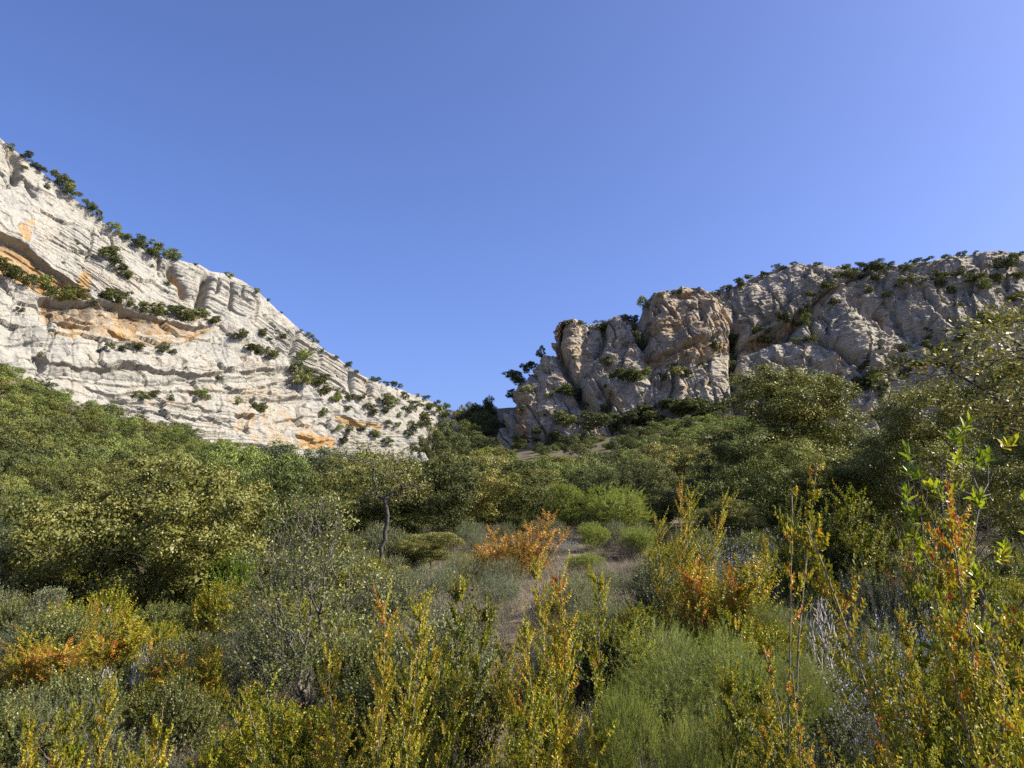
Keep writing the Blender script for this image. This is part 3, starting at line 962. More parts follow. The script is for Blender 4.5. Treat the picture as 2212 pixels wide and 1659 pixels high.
# ---------- leaf and bark materials
M_OAK = leaf_material('oak_leaves', [(0, (0.072, 0.082, 0.015)), (0.35, (0.155, 0.162, 0.031)), (0.62, (0.245, 0.228, 0.050)), (0.82, (0.35, 0.30, 0.080)), (1, (0.43, 0.29, 0.06))], 0.18, 0.45, 0.35)
M_HOLM = leaf_material('holm_oak_leaves', [(0, (0.026, 0.038, 0.014)), (0.5, (0.068, 0.088, 0.034)), (0.85, (0.14, 0.155, 0.065)), (1, (0.20, 0.20, 0.09))], 0.12, 0.42, 0.5)
M_FAR = leaf_material('woodland_leaves', [(0, (0.064, 0.082, 0.020)), (0.45, (0.150, 0.172, 0.041)), (0.8, (0.24, 0.245, 0.064)), (1, (0.32, 0.27, 0.08))], 0.17, 0.6, 0.2, 0.34)
M_FARDARK = leaf_material('dark_scrub_leaves', [(0, (0.044, 0.056, 0.018)), (0.5, (0.110, 0.125, 0.040)), (1, (0.20, 0.20, 0.07))], 0.2, 0.6, 0.2, 0.22)
M_JUN = leaf_material('juniper_needles', [(0, (0.09, 0.125, 0.018)), (0.5, (0.21, 0.255, 0.042)), (1, (0.34, 0.36, 0.075))], 0.34, 0.5, 0.35)
M_BROOM = leaf_material('soft_green_needles', [(0, (0.085, 0.11, 0.020)), (0.5, (0.22, 0.25, 0.050)), (1, (0.38, 0.40, 0.10))], 0.36, 0.5, 0.3)
M_BOX = leaf_material('box_leaves', [(0, (0.035, 0.058, 0.005)), (0.22, (0.095, 0.125, 0.010)), (0.45, (0.25, 0.25, 0.014)), (0.68, (0.45, 0.37, 0.030)), (0.88, (0.56, 0.29, 0.030)), (0.97, (0.60, 0.17, 0.03)), (1, (0.52, 0.08, 0.025))], 0.36, 0.42, 0.32, 0.06)
M_RUST = leaf_material('rusty_leaves', [(0, (0.09, 0.075, 0.014)), (0.35, (0.23, 0.15, 0.024)), (0.65, (0.40, 0.22, 0.036)), (1, (0.50, 0.22, 0.04))], 0.34, 0.45, 0.35)
M_GREY = leaf_material('grey_green_leaves', [(0, (0.075, 0.085, 0.034)), (0.5, (0.17, 0.18, 0.082)), (1, (0.31, 0.30, 0.17))], 0.28, 0.5, 0.35)
M_OLIVE = leaf_material('olive_scrub_leaves', [(0, (0.055, 0.070, 0.016)), (0.5, (0.15, 0.165, 0.042)), (0.85, (0.27, 0.25, 0.075)), (1, (0.40, 0.28, 0.06))], 0.32, 0.42, 0.45)
M_ROSE = leaf_material('rosemary_needles', [(0, (0.060, 0.080, 0.036)), (0.5, (0.145, 0.175, 0.085)), (1, (0.28, 0.30, 0.175))], 0.25, 0.5, 0.35)
M_BRIGHT = leaf_material('bright_green_leaves', [(0, (0.06, 0.11, 0.008)), (0.5, (0.15, 0.22, 0.02)), (1, (0.30, 0.34, 0.04))], 0.4, 0.4, 0.4)
M_LARGE = leaf_material('glossy_leaves', [(0, (0.07, 0.115, 0.012)), (0.45, (0.22, 0.27, 0.02)), (0.75, (0.36, 0.36, 0.035)), (0.92, (0.42, 0.25, 0.02)), (1, (0.50, 0.09, 0.02))], 0.4, 0.28, 0.55)
M_STRAW = leaf_material('dry_grass_blades', [(0, (0.11, 0.085, 0.05)), (0.5, (0.27, 0.225, 0.145)), (1, (0.46, 0.40, 0.29))], 0.25, 0.6, 0.25, 0.1, (1, 1, .9))
M_GREYTWIG = leaf_material('grey_twigs', [(0, (0.075, 0.064, 0.042)), (0.5, (0.18, 0.155, 0.108)), (1, (0.33, 0.29, 0.215))], 0.1, 0.7, 0.2, 0.1, (1, 1, 1))
M_BLUE = leaf_material('pale_blue_petals', [(0, (0.38, 0.40, 0.66)), (1, (0.68, 0.70, 0.92))], 0.35, 0.5, 0.2, 0.03, (1, 1, 1))
M_YELLOW = leaf_material('yellow_petals', [(0, (0.55, 0.38, 0.01)), (1, (0.80, 0.62, 0.03))], 0.35, 0.5, 0.2, 0.03, (1, 1, .6))
M_BARK = bark_material('oak_bark', (0.035, 0.028, 0.022), (0.13, 0.115, 0.095))
M_PALEBARK = bark_material('grey_bark', (0.065, 0.055, 0.04), (0.22, 0.195, 0.155), 25)
M_DEAD = bark_material('bleached_wood', (0.26, 0.23, 0.20), (0.55, 0.50, 0.44), 25)
M_BOXBARK = bark_material('box_bark', (0.12, 0.095, 0.06), (0.34, 0.285, 0.20), 30)

# ---------- generators
def trunk_line(rg, h, lean=(0.0, 0.0), n=6, wig=0.06):
    z = np.linspace(0, h, n)
    w = np.cumsum(rg.normal(size=(n, 2)) * wig * h / n ** .5, 0)
    w[0] = 0
    return np.c_[np.array(lean)[None] * (z / h)[:, None] * h + w, z - 0.06 * (z == 0)]

def gen_oak(seed, W, H, z0, n_lobes, n_tw, per, L, mat, bark=M_BARK, tint=(0.5, 0.16), spread=0.10, trunk_h=None, lean=(0, 0), squash=0.75, tip=0.0035,
            kind='diamond', cut=None, stems=1, wild=0.5, top_narrow=0.0):
    rg = np.random.default_rng(seed)
    C, r, sq = lobes(rg, n_lobes, W, H, z0, squash)
    if top_narrow:
        k = 1 - top_narrow * np.clip((C[:, 2] - z0) / (H - z0), 0, 1)
        C[:, :2] *= k[:, None]
        r = r * (0.35 + 0.65 * k)
    P, D = fill_lobes(rg, C, r, sq, n_tw)
    g = fbm(P * (2.2 / max(W, 1) * 1.6), 3, seed)
    keep = (P[:, 2] > z0 * 0.6) & (g > -0.10 if cut is None else g > cut)
    P, D = P[keep], D[keep]
    th = trunk_h or max(z0 * 1.2, H * 0.35)
    tr = trunk_line(rg, th, lean)
    sub = rg.choice(len(P), min(len(P), 420), replace=False)
    Pn, par, rad, tip_ = grow(tr, P[sub] - D[sub] * spread * 0.6, 0.28, tip, 0.43)
    V, F, t = cluster_leaves(rg, P, D, per, spread, L, L * 0.52, kind, tint=tint, wild=wild)
    return Proto([('crown', np_mesh('crown', V, F, mat, fattrs={'tint': t})), ('trunk', branch_mesh('trunk', Pn, par, rad, bark, 0.07, seed))], W, H)

def gen_far(seed, n_lobes, n_tw, per, L, mat, squash=0.8, tint=(0.45, 0.15), H=1.7, spread=0.11, ragged=0.0):
    """crown two metres wide seen from afar: leaf sprays rather than leaves"""
    rg = np.random.default_rng(seed)
    C, r, sq = lobes(rg, n_lobes, 2.0, H, 0.25, squash, ragged)
    P, D = fill_lobes(rg, C, r, sq, n_tw, 0.35)
    P = P[P[:, 2] > 0.0 * H]
    D = unit(P - [0, 0, H * 0.4])
    V, F, t = cluster_leaves(rg, P, D, per, spread, L, L * 0.62, 'diamond', tint=tint, wild=0.42, lumps=0.10)
    return Proto([('crown', np_mesh('crown', V, F, mat, fattrs={'tint': t}))], 2.0, H)

def shoot_points(rg, start, d, length, n, up=0.5, wig=0.05):
    """curving shoots (S, n, 3) that bend upwards"""
    S = len(start)
    out = np.empty((S, n, 3))
    p, d = start.copy(), unit(d)
    st = (length / (n - 1))[:, None]
    for k in range(n):
        out[:, k] = p
        p = p + d * st
        d = unit(d + np.array([0, 0, up / n]) + rg.normal(size=(S, 3)) * wig)
    return out

def shoot_leaves(rg, S, per, L, W, kind, ang=0.75, hue=None, hn=0.08, tipboost=0.0, bare=0.0):
    """pairs of leaves along shoots S (s, n, 3)"""
    s, n, _ = S.shape
    t = np.linspace(bare, 1, per)
    x = t * (n - 1)
    i = np.minimum(x.astype(int), n - 2)
    f = (x - i)[None, :, None]
    pos = S[:, i] * (1 - f) + S[:, i + 1] * f
    d = unit(S[:, i + 1] - S[:, i])
    a = rg.random((s, 1)) * 6.28 + np.arange(per)[None] * 1.62 + rg.normal(size=(s, per)) * 0.35
    ref = unit(np.cross(d, [0.31, 0.2, 0.93]))
    o = ref * np.cos(a)[..., None] + np.cross(d, ref) * np.sin(a)[..., None]
    P, A, N, T = [], [], [], []
    hue = np.full(s, 0.5) if hue is None else hue
    for sg in (1, -1):
        ax = unit(d * ang + o * sg + rg.normal(size=d.shape) * 0.22)
        P.append(pos.reshape(-1, 3))
        A.append(ax.reshape(-1, 3))
        N.append(unit(d - ax * 0.5 + rg.normal(size=d.shape) * 0.25).reshape(-1, 3))
        T.append((hue[:, None] + rg.normal(size=(s, per)) * hn + tipboost * t[None] ** 3).ravel())
    P, A, N, T = map(np.concatenate, (P, A, N, T))
    sc = rg.uniform(0.7, 1.2, len(P)) * np.tile((1.08 - 0.35 * t ** 4)[None], (2 * s, 1)).ravel()
    V, F = leaf_geo(P, A, N, L * sc, W * sc, kind)
    T = np.clip(T, 0, 1)
    return V, F, (np.repeat(T, 2) if kind == 'oval' else T)

def shoots_mesh(name, S, r0, mat, k=3):
    s, n, _ = S.shape
    A, B = S[:, :-1].reshape(-1, 3), S[:, 1:].reshape(-1, 3)
    q = np.tile(np.linspace(1, 0.45, n), (s, 1)) * np.broadcast_to(np.asarray(r0).reshape(-1, 1), (s, n))
    V, F = tubes(A, B, q[:, :-1].ravel(), q[:, 1:].ravel(), k)
    return V, F

def gen_box(seed, W, H, n_stems, n_shoots, hue, hue_sd=0.14, L=0.024, per=14, kind='oval', low=0.12, splay=0.6, sl=(0.12, 0.36), mat=None, ratio=0.56, bark=None, lean=(0, 0), grad=0.10):
    """box: upright leafy spires on several stems"""
    rg = np.random.default_rng(seed)
    az = rg.random(n_stems) * 6.28
    rad = W / 2 * rg.random(n_stems) ** 0.6
    d = np.c_[np.cos(az) * splay * rad / (W / 2), np.sin(az) * splay * rad / (W / 2), np.full(n_stems, 1.0)] + [lean[0], lean[1], 0]
    hs = H * (1 - 0.58 * rg.random(n_stems)) * (1.04 - 0.30 * (rad / (W / 2)) ** 2)
    hs[0] = H
    st = np.c_[np.cos(az) * rad * 0.35, np.sin(az) * rad * 0.35, np.zeros(n_stems) - 0.05]
    S = shoot_points(rg, st, d, hs, 9, 0.25, 0.06)
    # side shoots
    k = rg.choice(n_stems, n_shoots, p=hs / hs.sum())
    t = low + (1 - low) * rg.random(n_shoots) ** 0.85
    x = t * 8
    i = np.minimum(x.astype(int), 7)
    f = (x - i)[:, None]
    p0 = S[k, i] * (1 - f) + S[k, i + 1] * f
    a = rg.random(n_shoots) * 6.28
    ln = rg.uniform(sl[0], sl[1], n_shoots) * (1.15 - 0.55 * t)
    dd = np.c_[np.cos(a), np.sin(a), rg.uniform(0.2, 0.9, n_shoots)]
    Q = shoot_points(rg, p0, dd, ln, 5, 0.9, 0.09)
    sh = hue + rg.normal(size=n_stems) * hue_sd * 0.6
    h_stem = np.clip(sh + 0.02, 0, 1)
    h_side = np.clip(sh[k] + rg.normal(size=n_shoots) * hue_sd * 0.9 + grad * (t - 0.5) * 2, 0, 1)
    top = S[:, 4:]
    V1, F1, T1 = shoot_leaves(rg, Q, per, L, L * ratio, kind, 0.7, h_side, 0.13, 0.04, 0.12)
    V2, F2, T2 = shoot_leaves(rg, top, int(per * 1.5), L, L * ratio, kind, 0.7, h_stem, 0.13, 0.03, 0.1)
    V, F = merge([(V1, F1), (V2, F2)])
    W1 = shoots_mesh('b', S, np.clip(0.0055 * hs / 0.9, .003, .012), M_BOXBARK, 5)
    W2 = shoots_mesh('b', Q, np.full(n_shoots, 0.0015), M_BOXBARK, 3)
    Vb, Fb = merge([W1, W2])
    return Proto([('foliage', np_mesh('foliage', V, F, mat or M_BOX, fattrs={'tint': np.r_[T1, T2]})), ('stems', np_mesh('stems', Vb, Fb, bark or M_BOXBARK, None, True))], W, H)

def gen_feather(seed, W, H, n_lobes, n_shoots, mat, L=0.03, per=18, ln=(0.07, 0.16), w=0.0032, hue=(0.5, 0.14), flowers=None, fl_n=0, kind='needle', squash=0.8, upw=0.5, bark=M_PALEBARK, z0=0.1, leafw=None, holes=-0.9):
    """soft bushes of fine shoots set with needles"""
    rg = np.random.default_rng(seed)
    C, r, sq = lobes(rg, n_lobes, W, H, z0 * H, squash)
    P, D = fill_lobes(rg, C, r, sq, n_shoots, 0.5)
    ok = (P[:, 2] > 0.02) & (fbm(P * (3.4 / W), 2, seed) > holes)
    P, D = P[ok], D[ok]
    S = shoot_points(rg, P, D + rg.normal(size=D.shape) * 0.4 + [0, 0, upw], rg.uniform(ln[0], ln[1], len(P)), 4, 0.4, 0.06)
    h = np.clip(hue[0] + rg.normal(size=len(P)) * hue[1], 0, 1)
    V, F, T = shoot_leaves(rg, S, per, L, leafw or w, kind, 1.1, h, 0.10, 0.12)
    parts = [('foliage', np_mesh('foliage', V, F, mat, fattrs={'tint': T}))]
    sub = rg.choice(len(P), min(len(P), 240), replace=False)
    tr = np.array([[0, 0, -0.05], [0.01, 0, 0.05 * H], [0, 0.01, 0.12 * H]])
    Pn, par, rad, _ = grow(tr, P[sub], 0.5, 0.0012, 0.45)
    parts.append(('stems', branch_mesh('stems', Pn, par, rad, bark, 0.08, seed)))
    if flowers is not None:
        top = np.argsort(-(P[:, 2] + rg.random(len(P)) * 0.5 * H))[:max(1, len(P) // 3)]
        k = rg.choice(top, fl_n)
        q = S[k, rg.integers(1, 4, fl_n)] + rg.normal(size=(fl_n, 3)) * 0.012
        V, F = leaf_geo(q, rand_dirs(rg, fl_n) + [0, 0, .4], rand_dirs(rg, fl_n), np.full(fl_n, 0.017), np.full(fl_n, 0.013))
        parts.append(('blossom', np_mesh('blossom', V, F, flowers, fattrs={'tint': rg.random(fl_n)})))
    return Proto(parts, W, H)

def gen_spikes(seed, W, H, n, mat, L=0.022, per=24, w=0.004, flowers=None, fl_n=0, hue=(0.5, 0.15), splay=0.8, kind='needle'):
    """rosemary: many upright needle-set spikes"""
    rg = np.random.default_rng(seed)
    a, q = rg.random(n) * 6.28, rg.random(n) ** 0.5
    st = np.c_[np.cos(a) * q * W * .22, np.sin(a) * q * W * .22, np.zeros(n)]
    d = np.c_[np.cos(a) * q * splay, np.sin(a) * q * splay, np.ones(n)]
    S = shoot_points(rg, st, d, H * (1.1 - 0.4 * q * q) * rg.uniform(0.6, 1.0, n), 8, 0.3, 0.07)
    V, F, T = shoot_leaves(rg, S, per, L, w, kind, 0.9, np.clip(hue[0] + rg.normal(size=n) * hue[1], 0, 1), 0.12, 0.15, 0.22)
    parts = [('foliage', np_mesh('foliage', V, F, mat, fattrs={'tint': T}))]
    Vb, Fb = shoots_mesh('b', S, np.full(n, 0.0022), M_PALEBARK, 3)
    parts.append(('stems', np_mesh('stems', Vb, Fb, M_PALEBARK, None, True)))
    if flowers is not None:
        k, j = rg.integers(0, n, fl_n), rg.integers(4, 8, fl_n)
        c = S[k, j] + rg.normal(size=(fl_n, 3)) * 0.012
        V, F = leaf_geo(c, rand_dirs(rg, fl_n), rand_dirs(rg, fl_n), np.full(fl_n, 0.016), np.full(fl_n, 0.012))
        parts.append(('blossom', np_mesh('blossom', V, F, flowers, fattrs={'tint': rg.random(fl_n)})))
    return Proto(parts, W, H)

def gen_twiggy(seed, W, H, n_nodes, leaf_per, L, mat, bark=M_PALEBARK, stems=7, tip=0.0016, cut=-1, tint=(0.55, 0.2), kind='oval', tw_leaf=0.6):
    """open bush of many bare twigs with few leaves"""
    rg = np.random.default_rng(seed)
    n = n_nodes
    a, q, z = rg.random(n) * 6.28, rg.random(n) ** 0.5, rg.random(n) ** 0.8
    env = np.interp(z, [0, 0.2, 0.45, 0.7, 0.9, 1], [0.35, 0.9, 1.0, 0.72, 0.42, 0.3])
    P = np.c_[np.cos(a) * q * env * W / 2, np.sin(a) * q * env * W / 2, 0.08 * H + z * H * 0.92]
    tr = np.array([[0, 0, -0.06], [0.01, 0, 0.03 * H], [0, 0.01, 0.07 * H], [0.01, 0, 0.11 * H]])
    Pn, par, rad, tp = grow(tr, P, 0.75, tip, 0.46)
    parts = []
    e = np.where(par >= 0)[0]
    e = e[(rad[e] < tip * 3.2)]
    e = e[rg.random(len(e)) < tw_leaf * np.interp(Pn[e, 2] / H, [0, 0.5, 0.75, 1], [1.0, 0.9, 0.45, 0.3])]
    if leaf_per:
        d = unit(Pn[e] - Pn[par[e]])
        V, F, T = cluster_leaves(rg, Pn[e], d, leaf_per, 0.045, L, L * 0.55, kind, 0.3, 0.9, tint, 0.14)
        parts.append(('foliage', np_mesh('foliage', V, F, mat, fattrs={'tint': T})))
    parts.append(('branches', branch_mesh('branches', Pn, par, rad, bark, 0.12, seed)))
    return Proto(parts, W, H)

def gen_rosettes(seed, W, H, n, mat, L=0.036, w=0.016, per=9, hue=(0.45, 0.2), bark=M_PALEBARK):
    """few bare curving twigs, each ending in a spray of long glossy leaves"""
    rg = np.random.default_rng(seed)
    a, q = rg.random(n) * 6.28, rg.random(n) ** 0.5
    st = np.c_[rg.normal(size=(n, 2)) * 0.03, rg.uniform(0.25, 0.6, n) * H]
    d = np.c_[np.cos(a) * q, np.sin(a) * q, rg.uniform(0.3, 1.1, n)]
    S = shoot_points(rg, st, d, (H - st[:, 2]) * rg.uniform(0.35, 1.0, n), 9, 0.9, 0.20)
    m = shoot_points(rg, np.array([[0., 0, -0.1]]), np.array([[0.1, 0, 1.]]), np.array([0.75 * H]), 9, 0.1, 0.05)
    V, F, T = shoot_leaves(rg, S, per, L, w, 'oval', 0.55, np.clip(hue[0] + rg.normal(size=n) * hue[1], 0, 1), 0.10, 0.05, 0.74)
    Vb, Fb = merge([shoots_mesh('b', S, np.full(n, 0.0035), bark, 4), shoots_mesh('b', m, np.array([0.012]), bark, 6)])
    return Proto([('foliage', np_mesh('foliage', V, F, mat, fattrs={'tint': T})), ('stems', np_mesh('stems', Vb, Fb, bark, None, True))], W, H)

def blades(rg, base, n, height, spread, w, droop=0.5, seg=4):
    """grass blades (or wiry twigs) from the points base: verts, faces, per-blade index"""
    N = len(base) * n
    p = np.repeat(base, n, 0) + np.c_[rg.normal(size=(N, 2)) * np.repeat(spread, n)[:, None] * 0.25, np.zeros(N)]
    a = rg.random(N) * 6.28
    lean = rg.random(N) ** 0.7 * droop
    d = np.c_[np.cos(a) * lean, np.sin(a) * lean, np.ones(N)]
    hh = np.repeat(height, n) * rg.uniform(0.45, 1.1, N)
    S = np.empty((N, seg, 3))
    side = np.c_[-np.sin(a), np.cos(a), np.zeros(N)]
    q, dd = p.copy(), unit(d)
    for k in range(seg):
        S[:, k] = q
        q = q + dd * (hh / (seg - 1))[:, None]
        dd = unit(dd + np.c_[np.cos(a) * droop * 0.35, np.sin(a) * droop * 0.35, np.full(N, -0.10 * droop)] + rg.normal(size=(N, 3)) * 0.10)
    ww = (np.linspace(1, 0.15, seg)[None, :, None] * w / 2)
    V = np.stack([S - side[:, None] * ww, S + side[:, None] * ww], 2)          # N, seg, 2, 3
    i = np.arange(N)[:, None] * seg * 2
    f = np.stack([np.array([2 * k, 2 * k + 1, 2 * k + 3, 2 * k + 2]) for k in range(seg - 1)])
    F = (i[:, None] + f[None]).reshape(-1, 4)
    return V.reshape(-1, 3), F, N, seg - 1
def gen_sprigs(seed, W, z0, H, n, mat, L=0.052, w=0.02, per=13, hue=(0.46, 0.2), bark=M_PALEBARK):
    """slender branching stem; every twig ends in a whorl of long leaves held upwards"""
    rg = np.random.default_rng(seed)
    a, q = rg.random(n) * 6.28, rg.random(n) ** 0.5
    T = np.c_[np.cos(a) * q * W / 2, np.sin(a) * q * W / 2, H - (H - z0) * (0.15 * q * q + 0.85 * rg.random(n) ** 1.3)]
    T[0] = (0, 0, H)
    Pn, par, rad, tp = grow(trunk_line(rg, z0 * 0.8, (0.02, 0), 7, 0.04), T, 0.5, 0.0013, 0.50)
    k = np.repeat(np.arange(len(Pn) - n, len(Pn)), per)
    d = unit(Pn[k] - Pn[par[k]]) * 0.6 + [0, 0, 0.5]
    m = len(k)
    th = np.tile(np.arange(per) * 2.4, n) + rg.normal(size=m) * 0.3
    el = np.tile(np.linspace(0.05, 1.25, per), n) + rg.normal(size=m) * 0.15
    d = unit(d)
    s = unit(np.cross(d, [0.3, 0.9, 0.1]))
    o = s * np.cos(th)[:, None] + np.cross(d, s) * np.sin(th)[:, None]
    ax = unit(d * np.cos(el)[:, None] + o * np.sin(el)[:, None])
    pos = Pn[k] - unit(Pn[k] - Pn[par[k]]) * (np.tile(np.linspace(0, 0.05, per), n))[:, None]
    V, F = leaf_geo(pos, ax, unit(d - o * 0.6 + rg.normal(size=o.shape) * .2), L * rg.uniform(0.6, 1.15, m), w * rg.uniform(0.7, 1.1, m), 'oval')
    t = np.clip(np.repeat(hue[0] + rg.normal(size=n) * hue[1], per) + rg.normal(size=m) * 0.08, 0, 1)
    return Proto([('foliage', np_mesh('foliage', V, F, mat, fattrs={'tint': np.repeat(t, 2)})), ('stems', branch_mesh('stems', Pn, par, rad, bark, 0.1, seed))], W, H)

def gen_wisp(seed, n, H, spread, mat, w=0.0035, droop=1.15):
    rg = np.random.default_rng(seed)
    V, F, N, sg = blades(rg, np.zeros((1, 3)), n, np.array([H]), np.array([spread]), w, droop, 5)
    t = np.clip(0.45 + rg.normal(size=N) * 0.22, 0, 1)
    return Proto([('twigs', np_mesh('twigs', V, F, mat, fattrs={'tint': np.repeat(t, sg)}))], 1, H)
def gen_boulder(seed, mat):
    rg = np.random.default_rng(seed)
    th, ph = np.meshgrid(np.linspace(0, 2 * pi, 97)[:-1], np.linspace(0.02, pi - 0.02, 60), indexing='ij')
    d = np.stack([np.sin(ph) * np.cos(th), np.sin(ph) * np.sin(th), np.cos(ph)], -1)
    r = 1 + 0.30 * fbm(d * 1.1 + seed, 3, seed) + 0.22 * facets(th * 1.4, ph * 1.4, 0.8, seed) + 0.05 * fbm(d * 6, 3, seed + 1) + beds(d[..., 2] * 40, seed, d * 20, 9.0, 0.06)
    V = (d * r[..., None] * [1.0, 0.8, 0.62]).reshape(-1, 3)
    i, j = np.arange(96)[:, None], np.arange(59)[None]
    F = np.stack([i * 60 + j, i * 60 + j + 1, (i + 1) % 96 * 60 + j + 1, (i + 1) % 96 * 60 + j], -1).reshape(-1, 4)
    z = np.zeros(len(V))
    return Proto([('boulder', np_mesh('boulder', V, F, mat, {'ochre': z, 'darkening': z}))], 2, 1)
print('library', round(time.time() - T0, 1))
# ------------------------------------------------------------------ placing by sight line and distance
def base_at(u, Y):
    z = 0.0
    for _ in range(4):
        x = (u - 1106.0) / FPX * (Y * cos(PITCH) + (z - CAM_Z) * sin(PITCH))
        z = float(ground_z(x, Y))
    return np.array([x, Y, z]), Y * cos(PITCH) + (z - CAM_Z) * sin(PITCH)

_rot = random.Random(5)
NEAR = []
def put(proto, name, u, Y, top, w, label, cat, group=None, rot=None):
    b, dep = base_at(u, Y)
    sx = w / FPX * dep / proto.W
    sz = (float(at(u, top, Y)[2]) - b[2]) / proto.H
    if cat == 'shrub' and name != 'glossy_shrub':
        sx = max(sx, 0.55 * sz)
    NEAR.append((b[0], b[1], sx * proto.W / 2))
    return make(proto, name, b, _rot.random() * 6.28 if rot is None else rot, sx, sz, label, cat, group)

ORD = ('first second third fourth fifth sixth seventh eighth ninth tenth eleventh twelfth thirteenth fourteenth fifteenth sixteenth seventeenth eighteenth nineteenth twentieth twenty-first twenty-second '
       'twenty-third twenty-fourth twenty-fifth twenty-sixth twenty-seventh twenty-eighth twenty-ninth thirtieth').split()
for t_ in ('thirty', 'forty', 'fifty', 'sixty', 'seventy'):
    ORD += [t_ + '-' + o for o in ORD[:9]] + [{'thirty': 'fortieth', 'forty': 'fiftieth', 'fifty': 'sixtieth', 'sixty': 'seventieth', 'seventy': 'eightieth'}[t_]]

# ------------------------------------------------------------------ bushes growing on the cliffs
SCRUB = [gen_padtree(700 + i, 2.0, 1.7, 0.2, 6 + i % 3, 44, 0.27, 40, 0.13, M_FARDARK, tint=(0.45, 0.08), squash=0.78, trunk=False, core=26, ragged=0.16, cut=-0.5) for i in range(6)]
SCRUB_OLIVE = [gen_padtree(720 + i, 2.0, 1.7, 0.2, 6 + i, 44, 0.27, 40, 0.13, M_FAR, tint=(0.42, 0.08), squash=0.78, trunk=False, core=26, ragged=0.16, cut=-0.5) for i in range(4)]

def Z(pts, ox, oy, k):
    return [(ox + p[0] / k, oy + p[1] / k, (p[2] if len(p) > 2 else 40) / k, (p[3] if len(p) > 3 else 0) / k) for p in pts]
z1 = lambda p: Z(p, 0, 273, 3.84)
z2 = lambda p: Z(p, 0, 667, 3.84)
z3 = lambda p: Z(p, 546, 606, 3.84)
z4 = lambda p: Z(p, 1031, 546, 3.378)
z5 = lambda p: Z(p, 1577, 515, 3.419)

